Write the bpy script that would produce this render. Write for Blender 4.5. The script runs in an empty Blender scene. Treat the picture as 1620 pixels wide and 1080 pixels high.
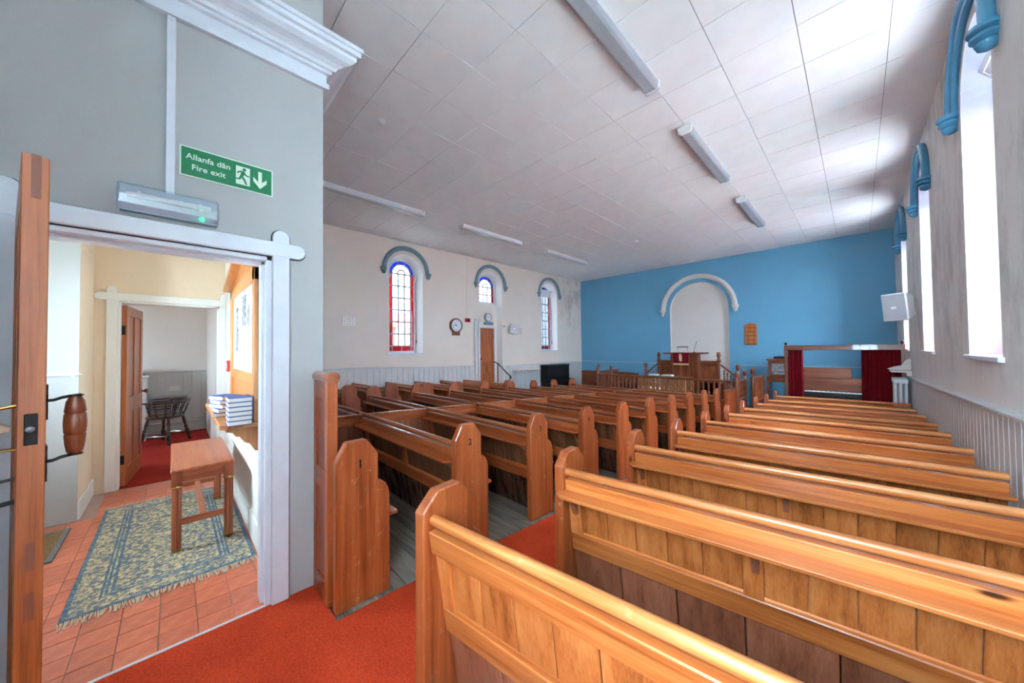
import bpy, bmesh, math, random
from mathutils import Vector, Matrix
random.seed(7)
R = math.radians
scene = bpy.context.scene
COL = scene.collection

# ------------------------------------------------------------------ camera, world, exposure
F_PX, PITCH, ROLL, YAW = 541.3, R(1.157), R(-0.6), R(45.3)
CAM = Vector((0, 0, 1.5))
_fw = Vector((-math.sin(YAW) * math.cos(PITCH), math.cos(YAW) * math.cos(PITCH), math.sin(PITCH)))
_r = Vector((math.cos(YAW), math.sin(YAW), 0)); _u = _r.cross(_fw)
_r, _u = _r * math.cos(ROLL) + _u * math.sin(ROLL), -_r * math.sin(ROLL) + _u * math.cos(ROLL)
cd = bpy.data.cameras.new('camera'); cam = bpy.data.objects.new('camera', cd); COL.objects.link(cam)
cd.sensor_width = 36; cd.lens = F_PX / 1620 * 36; cd.clip_start = .02; cd.clip_end = 300
M = Matrix((_r, _u, -_fw)).transposed().to_4x4(); M.translation = CAM
cam.matrix_world = M
scene.camera = cam

world = bpy.data.worlds.new('sky'); scene.world = world; world.use_nodes = True
bg = world.node_tree.nodes['Background']; bg.inputs[0].default_value = (.71, .93, 1.10, 1); bg.inputs[1].default_value = 11.5
scene.view_settings.view_transform = 'Standard'; scene.view_settings.look = 'None'
scene.view_settings.gamma = 1; scene.view_settings.use_curve_mapping = False
scene.view_settings.exposure = 2.85
scene.cycles.use_denoising = True
scene.cycles.max_bounces = 14; scene.cycles.diffuse_bounces = 8; scene.cycles.glossy_bounces = 4
scene.cycles.transparent_max_bounces = 12; scene.cycles.transmission_bounces = 6
scene.cycles.sample_clamp_indirect = 8; scene.cycles.caustics_reflective = False; scene.cycles.caustics_refractive = False

sun = bpy.data.lights.new('sun', 'SUN'); sun.energy = 22; sun.angle = R(1); sun.color = (.95, .99, 1)
so = bpy.data.objects.new('sun', sun); COL.objects.link(so); so.rotation_euler = Vector((-.12, -1, -1.25)).to_track_quat('-Z', 'Y').to_euler()
def portal(loc, direction, w, h):
    """sky light enters the building through its openings: sampled there"""
    l = bpy.data.lights.new('window_daylight', 'AREA'); l.shape = 'RECTANGLE'; l.size = w; l.size_y = h
    l.cycles.is_portal = True
    o = bpy.data.objects.new('window_daylight', l); COL.objects.link(o); o.location = loc
    o.rotation_euler = Vector(direction).to_track_quat('-Z', 'Z').to_euler()
    return o

# ------------------------------------------------------------------ room dimensions (metres)
XL, XR, YB, ZC = -8.65, .70, 12.9, 4.44
XV, YV = -2.48, .70          # wall with the fire exit door; rear wall of the chapel
def fz(y): return 0 if y < 1 else -.049 * (min(y, 8.6) - 1)
ZF = fz(20)
def zd(y): return 1.04 - .03 * max(0, min(y, 8.6) - 3.2)      # dado top

# ------------------------------------------------------------------ materials
def lin(c):
    return tuple((v / 255 / 12.92 if v / 255 <= .04045 else ((v / 255 + .055) / 1.055) ** 2.4) for v in c) + (1,)
class N:
    def __init__(s, name):
        s.m = bpy.data.materials.new(name); s.m.use_nodes = True; s.t = s.m.node_tree; s.n = s.t.nodes
        s.b = s.n['Principled BSDF']; s.out = s.n['Material Output']
    def add(s, typ, **kw):
        n = s.n.new(typ)
        for k, v in kw.items():
            if k.startswith('i_'):
                key = k[2:]; key = int(key) if key.isdigit() else key.replace('_', ' ')
                if hasattr(v, 'is_output'): s.t.links.new(v, n.inputs[key])
                else: n.inputs[key].default_value = v
            else: setattr(n, k, v)
        return n
    def link(s, a, b): s.t.links.new(a, b)
    def math(s, op, a, b=0.0, c=None):
        n = s.n.new('ShaderNodeMath'); n.operation = op
        for i, v in enumerate((a, b) if c is None else (a, b, c)):
            if hasattr(v, 'is_output'): s.t.links.new(v, n.inputs[i])
            else: n.inputs[i].default_value = v
        return n.outputs[0]
    def ramp(s, fac, stops, const=False):
        n = s.n.new('ShaderNodeValToRGB'); e = n.color_ramp.elements
        if const: n.color_ramp.interpolation = 'CONSTANT'
        while len(e) < len(stops): e.new(.5)
        for el, (p, c) in zip(e, stops): el.position = p; el.color = c
        s.t.links.new(fac, n.inputs[0]); return n.outputs[0]
    def mix(s, fac, a, b, blend='MIX'):
        n = s.n.new('ShaderNodeMix'); n.data_type = 'RGBA'; n.blend_type = blend
        for i, v in ((0, fac), (6, a), (7, b)):
            if hasattr(v, 'is_output'): s.t.links.new(v, n.inputs[i])
            else: n.inputs[i].default_value = v
        return n.outputs[2]
    def coord(s, scale=(1, 1, 1), space='Object', offset=None):
        tc = s.n.new('ShaderNodeTexCoord'); mp = s.n.new('ShaderNodeMapping'); mp.inputs['Scale'].default_value = scale
        s.t.links.new(tc.outputs[space], mp.inputs['Vector'])
        if offset is not None: s.t.links.new(offset, mp.inputs['Location'])
        return mp.outputs[0]
    def noise(s, vec, scale, detail=4, rough=.55):
        n = s.n.new('ShaderNodeTexNoise'); n.inputs['Scale'].default_value = scale; n.inputs['Detail'].default_value = detail
        n.inputs['Roughness'].default_value = rough; s.t.links.new(vec, n.inputs['Vector']); return n.outputs['Fac']
    def bump(s, h, strength=.2, dist=.01):
        n = s.n.new('ShaderNodeBump'); n.inputs['Strength'].default_value = strength; n.inputs['Distance'].default_value = dist
        s.t.links.new(h, n.inputs['Height']); s.t.links.new(n.outputs[0], s.b.inputs['Normal'])
    def done(s, color=None, rough=None, metal=None, coat=None, spec=None):
        for key, v in (('Base Color', color), ('Roughness', rough), ('Metallic', metal), ('Coat Weight', coat), ('Specular IOR Level', spec)):
            if v is None: continue
            if hasattr(v, 'is_output'): s.t.links.new(v, s.b.inputs[key])
            else: s.b.inputs[key].default_value = v
        return s.m
def plain(name, c, rough=.5, metal=0, var=.06, scale=9, bump=0, spec=.5):
    n = N(name); v = n.coord(); f = n.noise(v, scale)
    a = tuple(max(0, x * (1 - var * 2)) for x in lin(c)[:3]) + (1,); b = tuple(min(1, x * (1 + var)) for x in lin(c)[:3]) + (1,)
    if bump: n.bump(n.noise(v, scale * 12, 3), bump, .004)
    return n.done(n.ramp(f, [(.3, a), (.7, b)]), rough, metal, spec=spec)
def wood(name, dark, mid, light, axis, rough=.3, coat=.25, wear=0.0, knots=True):
    """grain runs along the axis 0, 1 or 2"""
    n = N(name)
    rnd = n.add('ShaderNodeObjectInfo').outputs['Random']
    off = n.add('ShaderNodeCombineXYZ', i_0=n.math('MULTIPLY', rnd, 17.3), i_1=n.math('MULTIPLY', rnd, 9.1), i_2=n.math('MULTIPLY', rnd, 5.7)).outputs[0]
    s1 = [22, 22, 22]; s1[axis] = 1.1
    s2 = [170, 170, 170]; s2[axis] = 5
    a = n.noise(n.coord(s1, offset=off), 1, 5, .6); b = n.noise(n.coord(s2, offset=off), 1, 3, .6)
    big = n.noise(n.coord((1.3, 1.3, 1.3), offset=off), 1.2, 2)
    f = n.math('ADD', n.math('MULTIPLY', a, .62), n.math('MULTIPLY', b, .28))
    f = n.math('ADD', f, n.math('MULTIPLY', big, .16))
    c = n.ramp(f, [(.36, lin(dark)), (.5, lin(mid)), (.68, lin(light))])
    tint = n.ramp(rnd, [(0, (.80, .76, .72, 1)), (1, (1.08, 1.06, 1.04, 1))])
    c = n.mix(1.0, c, tint, 'MULTIPLY')
    if knots:
        s3 = [5, 5, 5]; s3[axis] = 1.5
        vo = n.add('ShaderNodeTexVoronoi', i_Vector=n.coord(s3, offset=off), i_Scale=1.0)
        k = n.ramp(vo.outputs['Distance'], [(.035, (1, 1, 1, 1)), (.075, (0, 0, 0, 1))])
        c = n.mix(k, c, lin(tuple(x * .45 for x in dark)))
    if wear:
        w = n.noise(n.coord((9, 9, 9), offset=off), 2.2, 6, .7)
        c = n.mix(n.math('MULTIPLY', n.ramp(w, [(.60, (0, 0, 0, 1)), (.72, (1, 1, 1, 1))]), wear), c, lin((214, 178, 138)))
    n.bump(b, .06, .002)
    return n.done(c, n.math('ADD', n.math('MULTIPLY', a, .18), rough - .06), coat=coat)
MT = {}
for ax, nm in enumerate('xyz'):
    MT['pine_' + nm] = wood('varnished_pine_' + nm, (130, 66, 28), (184, 102, 48), (212, 136, 76), ax, .3, .3)
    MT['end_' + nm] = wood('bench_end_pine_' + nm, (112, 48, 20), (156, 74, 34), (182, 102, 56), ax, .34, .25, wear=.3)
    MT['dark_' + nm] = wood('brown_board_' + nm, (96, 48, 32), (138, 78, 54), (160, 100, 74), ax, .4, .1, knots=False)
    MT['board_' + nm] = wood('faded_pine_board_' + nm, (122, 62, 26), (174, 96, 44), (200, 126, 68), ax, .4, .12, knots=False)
    MT['shade_' + nm] = wood('shaded_pine_board_' + nm, (66, 36, 20), (98, 58, 34), (122, 80, 50), ax, .4, .12, knots=False)  # pine boards with the shade under the book shelf put into the colour
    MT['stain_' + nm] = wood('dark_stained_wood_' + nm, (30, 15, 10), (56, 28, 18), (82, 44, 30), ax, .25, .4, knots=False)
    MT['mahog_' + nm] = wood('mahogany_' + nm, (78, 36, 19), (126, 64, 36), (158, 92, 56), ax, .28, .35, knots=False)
    MT['table_' + nm] = wood('reddish_table_wood_' + nm, (112, 50, 26), (158, 82, 48), (184, 110, 74), ax, .34, .2, knots=False)
    MT['oak_' + nm] = wood('light_oak_' + nm, (158, 98, 52), (192, 128, 74), (212, 152, 98), ax, .35, .15, knots=False)
MT['rail'] = wood('handrail_pine', (150, 82, 38), (198, 118, 60), (226, 160, 102), 0, .34, .25, wear=.35, knots=False)
MT['railmid'] = wood('dark_handrail_pine', (108, 54, 30), (154, 86, 50), (180, 114, 74), 0, .2, .5, knots=False)
MT['floorboard'] = wood('grey_floorboard', (70, 62, 56), (112, 102, 92), (150, 138, 122), 0, .65, 0, knots=False)
MT['doorpine'] = wood('door_pine', (120, 56, 22), (168, 92, 44), (188, 112, 60), 2, .34, .2, knots=False)

def plaster(name, c, dirt=None, dirt_c=(120, 116, 110), rough=.75):
    n = N(name); v = n.coord(space='Object')
    f = n.noise(v, 1.1, 5); a = tuple(x * .93 for x in lin(c)[:3]) + (1,)
    col = n.ramp(f, [(.3, a), (.7, lin(c))])
    if dirt:
        y0, y1, z0, z1, amt = dirt      # damp patch, in metres along the wall and up it
        sep = n.add('ShaderNodeSeparateXYZ', i_0=v)
        my = n.add('ShaderNodeMapRange', interpolation_type='SMOOTHSTEP', i_0=sep.outputs[1], i_1=y0, i_2=y1).outputs[0]
        mz = n.add('ShaderNodeMapRange', interpolation_type='SMOOTHSTEP', i_0=sep.outputs[2], i_1=z0, i_2=z1).outputs[0]
        d = n.noise(n.coord((1, 1, .55)), 2.6, 8, .72)
        d = n.ramp(d, [(.46, (0, 0, 0, 1)), (.7, (1, 1, 1, 1))])
        m = n.math('MULTIPLY', n.math('MULTIPLY', my, mz), n.math('MULTIPLY', d, amt))
        col = n.mix(m, col, lin(dirt_c))
    n.bump(n.noise(v, 26, 5), .12, .01)
    return n.done(col, rough, spec=.3)
MT['cream'] = plaster('cream_wall_plaster', (236, 226, 212), (10.6, 12.4, 1.6, 3.4, .8))
MT['grey'] = plaster('grey_stained_plaster', (228, 227, 223), (-2, -1, .9, 1.7, .55), (128, 124, 117))
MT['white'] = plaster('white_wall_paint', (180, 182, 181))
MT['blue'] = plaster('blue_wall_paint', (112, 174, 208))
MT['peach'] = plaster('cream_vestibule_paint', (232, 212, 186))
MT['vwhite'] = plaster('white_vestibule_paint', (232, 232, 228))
MT['reveal'] = plaster('darkened_reveal_paint', (168, 169, 172))  # white paint darkened to offset the strong sky light on these jambs
MT['reveallight'] = plaster('lightened_reveal_paint', (242, 238, 234))  # same white paint, lightened so the clock-wall reveals look brightly lit
MT['leadbar'] = plain('grey_glazing_bar', (150, 152, 156), .5)
MT['niche'] = plaster('white_niche_paint', (228, 222, 216))
MT['gloss'] = plain('white_gloss_paint', (216, 222, 230), .3, var=.03)
MT['dado'] = plain('pale_grey_board_paint', (206, 206, 204), .4, var=.03, scale=5)
MT['bluegloss'] = plain('blue_gloss_paint', (74, 138, 172), .2, var=.05)
MT['greymould'] = plain('grey_blue_moulding_paint', (122, 152, 166), .3, var=.05)
MT['tile_c'] = plain('ceiling_tile_white', (240, 240, 240), .7, var=.02, scale=3)
MT['backing'] = plain('ceiling_backing', (96, 92, 88), .9)
MT['black'] = plain('black_paint', (18, 18, 19), .35)
MT['iron'] = plain('black_iron', (34, 31, 30), .45, .6)
MT['brass'] = plain('brass', (196, 158, 84), .25, 1)
MT['steel'] = plain('grey_metal', (150, 152, 156), .35, .7)
MT['plasticw'] = plain('white_plastic', (226, 226, 226), .35, var=.02)
MT['diffuser'] = plain('light_diffuser', (206, 210, 214), .3, var=.03)
MT['lensgrey'] = plain('grey_light_lens', (168, 172, 178), .25, var=.03)
MT['red'] = plain('red_plastic', (196, 40, 30), .4)
MT['green'] = plain('sign_green', (0, 122, 74), .45, var=.02)
MT['signpale'] = plain('sign_pale', (214, 230, 214), .45, var=.02)
MT['paper'] = plain('paper', (232, 230, 224), .7, var=.04)
MT['print'] = plain('printed_paper', (150, 152, 156), .7, var=.5, scale=26)
MT['navy'] = plain('blue_book_cloth', (46, 74, 140), .6)
MT['gilt'] = plain('gold_thread', (226, 204, 140), .5)
MT['ceramic'] = plain('cream_ceramic', (236, 206, 180), .2)
MT['mat'] = plain('door_mat_fibre', (134, 104, 66), .95, var=.25, scale=60)
MT['matedge'] = plain('grey_mat_edge', (120, 122, 124), .9)
MT['grout'] = plain('pale_grout', (190, 160, 146), .9)
MT['dial'] = plain('clock_dial', (226, 228, 230), .4, var=.01)
MT['radiator'] = plain('radiator_enamel', (214, 220, 224), .3, var=.02)
MT['fringe'] = plain('cream_fringe', (206, 186, 160), .9)
MT['outwall'] = plain('white_render_outside', (224, 222, 216), .9)
MT['brick'] = plain('red_brick_outside', (190, 104, 84), .9, var=.2, scale=14)
MT['slate'] = plain('slate_outside', (90, 92, 100), .8)
MT['ground'] = plain('pale_paving_outside', (170, 169, 165), .9)
def cloth(name, c, dark, rough=.9, sc=90):
    n = N(name); v = n.coord(); f = n.noise(v, sc, 4, .7); g = n.noise(v, 3, 3)
    h = n.math('ADD', n.math('MULTIPLY', f, .7), n.math('MULTIPLY', g, .3))
    n.bump(f, .5, .006)
    return n.done(n.ramp(h, [(.36, lin(dark)), (.64, lin(c))]), rough, spec=.15)
MT['carpet'] = cloth('red_carpet', (214, 74, 40), (172, 48, 24))
MT['carpet2'] = cloth('dark_red_carpet', (176, 48, 36), (134, 30, 24))
MT['velvet'] = cloth('red_velvet', (146, 18, 34), (92, 6, 18), sc=60)
MT['fall'] = cloth('burgundy_cloth', (128, 18, 42), (92, 8, 28), sc=120)
def quarry():
    n = N('terracotta_tile'); v = n.coord(); rnd = n.add('ShaderNodeObjectInfo').outputs['Random']
    c = n.ramp(n.noise(v, 14, 5), [(.3, lin((202, 104, 74))), (.7, lin((224, 132, 100)))])
    c = n.mix(1.0, c, n.ramp(rnd, [(0, (.86, .84, .84, 1)), (1, (1.08, 1.08, 1.08, 1))]), 'MULTIPLY')
    return n.done(c, .32, spec=.5)
MT['quarry'] = quarry()
def rug_mat(hx, hy):
    n = N('rug_pile'); v = n.coord(); s = n.add('ShaderNodeSeparateXYZ', i_0=v)
    dx = n.math('SUBTRACT', hx, n.math('ABSOLUTE', s.outputs[0])); dy = n.math('SUBTRACT', hy, n.math('ABSOLUTE', s.outputs[1]))
    d = n.math('MINIMUM', dx, dy)
    sp = n.ramp(n.noise(n.coord((1, 1, 1)), 42, 4, .7), [(.44, lin((98, 112, 126))), (.5, lin((156, 146, 124))), (.58, lin((212, 190, 146)))])
    bl = n.ramp(n.noise(n.coord((1, 1, 1)), 60, 3), [(.4, lin((70, 94, 118))), (.65, lin((120, 138, 146)))])
    band = n.ramp(d, [(0, (1, 1, 1, 1)), (.022, (0, 0, 0, 1)), (.13, (1, 1, 1, 1)), (.142, (0, 0, 0, 1)), (.152, (1, 1, 1, 1)), (.164, (0, 0, 0, 1)), (.174, (1, 1, 1, 1)), (.19, (0, 0, 0, 1))], const=True)
    n.bump(n.noise(n.coord((1, 1, 1)), 260, 2), .4, .004)
    return n.done(n.mix(band, sp, bl), .95, spec=.1)
def glassmat(name, c, gloss=.08):
    n = N(name); n.n.remove(n.b)
    t = n.add('ShaderNodeBsdfTransparent', i_Color=c); g = n.add('ShaderNodeBsdfGlossy', i_Roughness=.08)
    mx = n.add('ShaderNodeMixShader', i_0=gloss, i_1=t.outputs[0], i_2=g.outputs[0]); n.link(mx.outputs[0], n.out.inputs[0]); return n.m
MT['glass'] = glassmat('clear_window_glass', (.94, .96, .97, 1))
MT['dimclear'] = glassmat('dimmed_clear_window_glass', (.34, .345, .35, 1), .06)  # clear glass, darkened in colour to hold back the bright sky
MT['redglass'] = glassmat('dimmed_red_window_glass', (.13, .005, .008, 1), .05)  # red glass dimmed in colour against the bright sky
MT['blueglass'] = glassmat('dimmed_blue_window_glass', (.012, .026, .11, 1), .05)  # blue glass dimmed in colour against the bright sky
MT['redbright'] = glassmat('red_window_glass', (.72, .05, .07, 1), .1)
MT['bluebright'] = glassmat('blue_window_glass', (.08, .16, .8, 1), .1)
MT['lens'] = glassmat('clear_light_cover', (.86, .93, .98, 1), .12)
n = N('green_led'); n.b.inputs['Emission Color'].default_value = (0, 1, .2, 1); n.b.inputs['Emission Strength'].default_value = 6; MT['led'] = n.done((0, .5, .1, 1))

# ------------------------------------------------------------------ mesh helpers
class MB:
    def __init__(s, xf=None): s.v = []; s.f = []; s.xf = xf
    def _add(s, vs, fs):
        b = len(s.v)
        s.v += [s.xf(*p) for p in vs] if s.xf else [tuple(p) for p in vs]
        s.f += [tuple(b + i for i in f) for f in fs]; return s
    def box(s, x0, x1, y0, y1, z0, z1):
        return s._add([(x0, y0, z0), (x1, y0, z0), (x1, y1, z0), (x0, y1, z0), (x0, y0, z1), (x1, y0, z1), (x1, y1, z1), (x0, y1, z1)],
                      [(0, 3, 2, 1), (4, 5, 6, 7), (0, 1, 5, 4), (1, 2, 6, 5), (2, 3, 7, 6), (3, 0, 4, 7)])
    def prism(s, poly, axis, a0, a1):
        k = len(poly)
        def P(p, a): return (a, p[0], p[1]) if axis == 'x' else (p[0], a, p[1]) if axis == 'y' else (p[0], p[1], a)
        return s._add([P(p, a0) for p in poly] + [P(p, a1) for p in poly],
                      [tuple(range(k))[::-1], tuple(range(k, 2 * k))] + [(i, (i + 1) % k, k + (i + 1) % k, k + i) for i in range(k)])
    def cyl(s, p0, p1, r0, r1=None, k=12):
        r1 = r0 if r1 is None else r1
        p0, p1 = Vector(p0), Vector(p1); d = (p1 - p0).normalized()
        a = d.orthogonal().normalized(); b = d.cross(a)
        vs = [p + (a * math.cos(2 * math.pi * i / k) + b * math.sin(2 * math.pi * i / k)) * r for p, r in ((p0, r0), (p1, r1)) for i in range(k)]
        return s._add([tuple(v) for v in vs], [tuple(range(k))[::-1], tuple(range(k, 2 * k))] + [(i, (i + 1) % k, k + (i + 1) % k, k + i) for i in range(k)])
    def tube(s, pts, r, k=8, closed=False):
        pts = [Vector(p) for p in pts]; rings = []; m = len(pts)
        rr = r if isinstance(r, (list, tuple)) else [r] * m
        up = None
        for i, p in enumerate(pts):
            d = (pts[(i + 1) % m] - pts[i - 1]) if closed else (pts[min(i + 1, m - 1)] - pts[max(i - 1, 0)])
            d.normalize()
            if up is None: up = d.orthogonal().normalized()
            up = (up - d * up.dot(d)).normalized(); b = d.cross(up)
            rings.append([tuple(p + (up * math.cos(2 * math.pi * j / k) + b * math.sin(2 * math.pi * j / k)) * rr[i]) for j in range(k)])
        fs = []
        for i in range(m if closed else m - 1):
            n = (i + 1) % m
            fs += [(i * k + j, i * k + (j + 1) % k, n * k + (j + 1) % k, n * k + j) for j in range(k)]
        if not closed: fs += [tuple(range(k))[::-1], tuple((m - 1) * k + j for j in range(k))]
        return s._add([v for ring in rings for v in ring], fs)
    def lathe(s, prof, c=(0, 0, 0), k=14, d=(0, 0, 1)):
        """prof: (radius, height along d from c)"""
        c = Vector(c); d = Vector(d).normalized(); a = d.orthogonal().normalized(); b = d.cross(a); m = len(prof)
        vs = [tuple(c + d * h + (a * math.cos(2 * math.pi * j / k) + b * math.sin(2 * math.pi * j / k)) * max(r, .0005)) for r, h in prof for j in range(k)]
        fs = [(i * k + j, i * k + (j + 1) % k, (i + 1) * k + (j + 1) % k, (i + 1) * k + j) for i in range(m - 1) for j in range(k)]
        return s._add(vs, fs + [tuple(range(k))[::-1], tuple((m - 1) * k + j for j in range(k))])
    def arcband(s, cy, cz, r0, r1, a0, a1, axis, x0, x1, k=16):
        """curved bar between two radii, as a row of wedges joined into one skin"""
        A = [a0 + (a1 - a0) * i / k for i in range(k + 1)]
        poly = [(cy + r1 * math.cos(a), cz + r1 * math.sin(a)) for a in A] + [(cy + r0 * math.cos(a), cz + r0 * math.sin(a)) for a in reversed(A)]
        def P(p, a): return (a, p[0], p[1]) if axis == 'x' else (p[0], a, p[1])
        n2 = len(poly); vs = [P(p, x0) for p in poly] + [P(p, x1) for p in poly]; fs = []
        for i in range(k):
            o = (i, i + 1, n2 - 2 - i, n2 - 1 - i)
            fs += [o, tuple(q + n2 for q in reversed(o))]
        fs += [(i, (i + 1) % n2, n2 + (i + 1) % n2, n2 + i) for i in range(n2)]
        return s._add(vs, fs)
    def mesh(s, name, mat, smooth=False, bevel=0):
        bm = bmesh.new(); vs = [bm.verts.new(p) for p in s.v]
        for f in s.f:
            try: bm.faces.new([vs[i] for i in f])
            except ValueError: pass
        bmesh.ops.recalc_face_normals(bm, faces=bm.faces)
        if bevel:
            es = [e for e in bm.edges if len(e.link_faces) == 2 and e.calc_face_angle(0) > .5]
            bmesh.ops.bevel(bm, geom=es, offset=bevel, segments=1, affect='EDGES', profile=.5, clamp_overlap=True)
        me = bpy.data.meshes.new(name); bm.to_mesh(me); bm.free(); me.materials.append(MT[mat] if isinstance(mat, str) else mat)
        if smooth:
            me.polygons.foreach_set('use_smooth', [True] * len(me.polygons)); me.set_sharp_from_angle(angle=R(40))
        return me
    def build(s, name, mat, parent=None, smooth=False, bevel=0):
        return link(name, s.mesh(name, mat, smooth, bevel), parent)
def link(name, me, parent=None, loc=None):
    o = bpy.data.objects.new(name, me); COL.objects.link(o); o.parent = parent
    if loc is not None: o.location = loc
    return o
def tag(o, label=None, cat=None, group=None, kind=None):
    for k, v in (('label', label), ('category', cat), ('group', group), ('kind', kind)):
        if v: o[k] = v
    return o
def thing(name, label, cat, loc=(0, 0, 0), rz=0, group=None):
    o = bpy.data.objects.new(name, None); COL.objects.link(o); o.location = loc; o.rotation_euler = (0, 0, rz); o.empty_display_size = .1
    return tag(o, label, cat, group)
KIDS = {}
def copy_tree(o, parent=None):
    c = o.copy(); COL.objects.link(c); c.parent = parent
    for ch in list(o.children): copy_tree(ch, c)
    return c
def text(name, body, mat, parent, loc, rot, size, bold=.0, extrude=.0006, align='CENTER'):
    cu = bpy.data.curves.new(name, 'FONT'); cu.body = body; cu.size = size; cu.align_x = align; cu.align_y = 'CENTER'
    cu.extrude = extrude; cu.offset = bold; cu.resolution_u = 3
    tmp = bpy.data.objects.new('tmp', cu); me = bpy.data.meshes.new_from_object(tmp); bpy.data.objects.remove(tmp)
    me.materials.clear(); me.materials.append(MT[mat])
    o = link(name, me, parent, loc); o.rotation_euler = rot; return o
ORD = ['first', 'second', 'third', 'fourth', 'fifth', 'sixth', 'seventh', 'eighth', 'ninth', 'tenth', 'eleventh', 'twelfth']

# ------------------------------------------------------------------ the setting
def struct(o): o['kind'] = 'structure'; return o
WZS, WHW, GHW = 3.6, .5, .41            # window arch spring height, half width of the opening
LWIN = [(4.52, 1.4), (7.58, ZF), (10.68, 1.4)]
RWIN = [(4.56, 1.4), (7.55, 1.4), (10.6, 1.4)]
def side_wall(name, xi, xo, y0, y1, wins, mat):
    m = MB(); a, b = min(xi, xo), max(xi, xo); y = y0; top = ZC + .12; zb = ZF - .2
    for yc, sill in wins:
        m.box(a, b, y, yc - WHW, zb, top)
        if sill > zb + .3: m.box(a, b, yc - WHW, yc + WHW, zb, sill)
        K = 12
        for h in (0, 1):
            A = [math.pi / 2 * (h + i / K) for i in range(K + 1)]
            arc = [(yc + WHW * math.cos(t), WZS + WHW * math.sin(t)) for t in A]
            for p, q in zip(arc, arc[1:]): m.prism([p, (p[0], top), (q[0], top), q], 'x', a, b)
        y = yc + WHW
    m.box(a, b, y, y1, zb, top)
    return struct(m.build(name, mat))
wall_left = side_wall('wall_left', XL, XL - .45, .48, YB, LWIN, 'cream')
wall_right = side_wall('wall_right', XR, XR + .45, -.8, YB, RWIN, 'grey')
# the blue end wall with its shallow arched niche
NX, NHW, NZ = -3.88, .925, 2.80
m = MB(); zb, top = ZF - .2, ZC + .12
m.box(XL - .45, NX - NHW, YB, YB + .3, zb, top); m.box(NX + NHW, XR + .45, YB, YB + .3, zb, top)
K = 14
arc = [(NX + NHW * math.cos(math.pi * i / (2 * K)), NZ + NHW * math.sin(math.pi * i / (2 * K))) for i in range(2 * K + 1)]
for p, q in zip(arc, arc[1:]): m.prism([p, (p[0], top), (q[0], top), q], 'y', YB, YB + .3)
wall_end = struct(m.build('wall_end', 'blue'))
nic = MB().box(NX - NHW, NX + NHW, YB + .10, YB + .3, zb, NZ + NHW).build('niche_panel', 'niche', wall_end)
nl = MB().arcband(NX, NZ, NHW - .004, NHW + .004, 0, math.pi, 'y', YB - .001, YB + .12, 28)
nl.box(NX - NHW - .004, NX - NHW + .004, YB - .001, YB + .12, ZF, NZ).box(NX + NHW - .004, NX + NHW + .004, YB - .001, YB + .12, ZF, NZ)
nl.build('niche_reveal', 'niche', wall_end)
# rear wall of the chapel, wall with the fire exit door, wall behind the photographer
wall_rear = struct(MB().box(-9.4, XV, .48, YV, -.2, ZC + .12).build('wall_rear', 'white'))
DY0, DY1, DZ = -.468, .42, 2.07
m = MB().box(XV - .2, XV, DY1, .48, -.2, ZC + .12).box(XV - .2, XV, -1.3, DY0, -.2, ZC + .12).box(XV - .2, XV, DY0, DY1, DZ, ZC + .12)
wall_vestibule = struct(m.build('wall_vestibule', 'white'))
# gable wall behind the photographer, with an added, unseen tall window to light the near pews
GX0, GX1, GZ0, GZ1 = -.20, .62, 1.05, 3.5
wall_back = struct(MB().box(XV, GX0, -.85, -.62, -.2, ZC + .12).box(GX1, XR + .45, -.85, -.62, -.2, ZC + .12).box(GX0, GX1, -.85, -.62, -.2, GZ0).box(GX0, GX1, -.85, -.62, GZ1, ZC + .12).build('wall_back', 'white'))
gw = struct(MB().box(GX0, GX1, -.78, -.74, GZ0, GZ0 + .05).box(GX0, GX1, -.78, -.74, GZ1 - .05, GZ1).box(GX0, GX0 + .05, -.78, -.74, GZ0, GZ1).box(GX1 - .05, GX1, -.78, -.74, GZ0, GZ1).build('window_20', 'gloss'))
for i in range(3):
    for j in range(4):
        a = GX0 + (GX1 - GX0) * i / 3; b = GX0 + (GX1 - GX0) * (i + 1) / 3; c = GZ0 + (GZ1 - GZ0) * j / 4; d = GZ0 + (GZ1 - GZ0) * (j + 1) / 4
        MB().box(a + .015, b - .015, -.762, -.758, c + .015, d - .015).build('pane', 'glass', gw)
        MB().box(a - .015, a + .015, -.77, -.75, c, d).box(a, b, -.77, -.75, c - .015, c + .015).build('glazing_bar', 'gloss', gw)
portal(((GX0 + GX1) / 2, -.84, (GZ0 + GZ1) / 2), (0, 1, 0), GX1 - GX0, GZ1 - GZ0)
# floors
def slope_slab(m, x0, x1, y0, y1, t=.02, lift=0):
    ys = [y0] + [k for k in (1, 8.6) if y0 < k < y1] + [y1]
    for a, b in zip(ys, ys[1:]):
        za, zb_ = fz(a) + lift, fz(b) + lift
        m._add([(x0, a, za - t), (x1, a, za - t), (x1, b, zb_ - t), (x0, b, zb_ - t), (x0, a, za), (x1, a, za), (x1, b, zb_), (x0, b, zb_)],
               [(0, 3, 2, 1), (4, 5, 6, 7), (0, 1, 5, 4), (1, 2, 6, 5), (2, 3, 7, 6), (3, 0, 4, 7)])
    return m
m = slope_slab(MB(), XL - .1, XR, YV - .1, YB, .2, -.014); slope_slab(m, XV, XR, -.62, YV - .1, .2, -.014)
floor = struct(m.build('floor', 'floorboard'))
k = 0; y = .72
while y < 8.6:      # bare floorboards between the pews of the middle block
    slope_slab(MB(), -3.97, -2.075, y, y + .172, .012, 0).build('plank', 'floorboard', floor, bevel=.002); y += .18
m = slope_slab(MB(), -2.06, -1.335, .655, 9.55, .012, .002); slope_slab(m, XV, XR - .02, -.61, .655, .012, .002)
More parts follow.
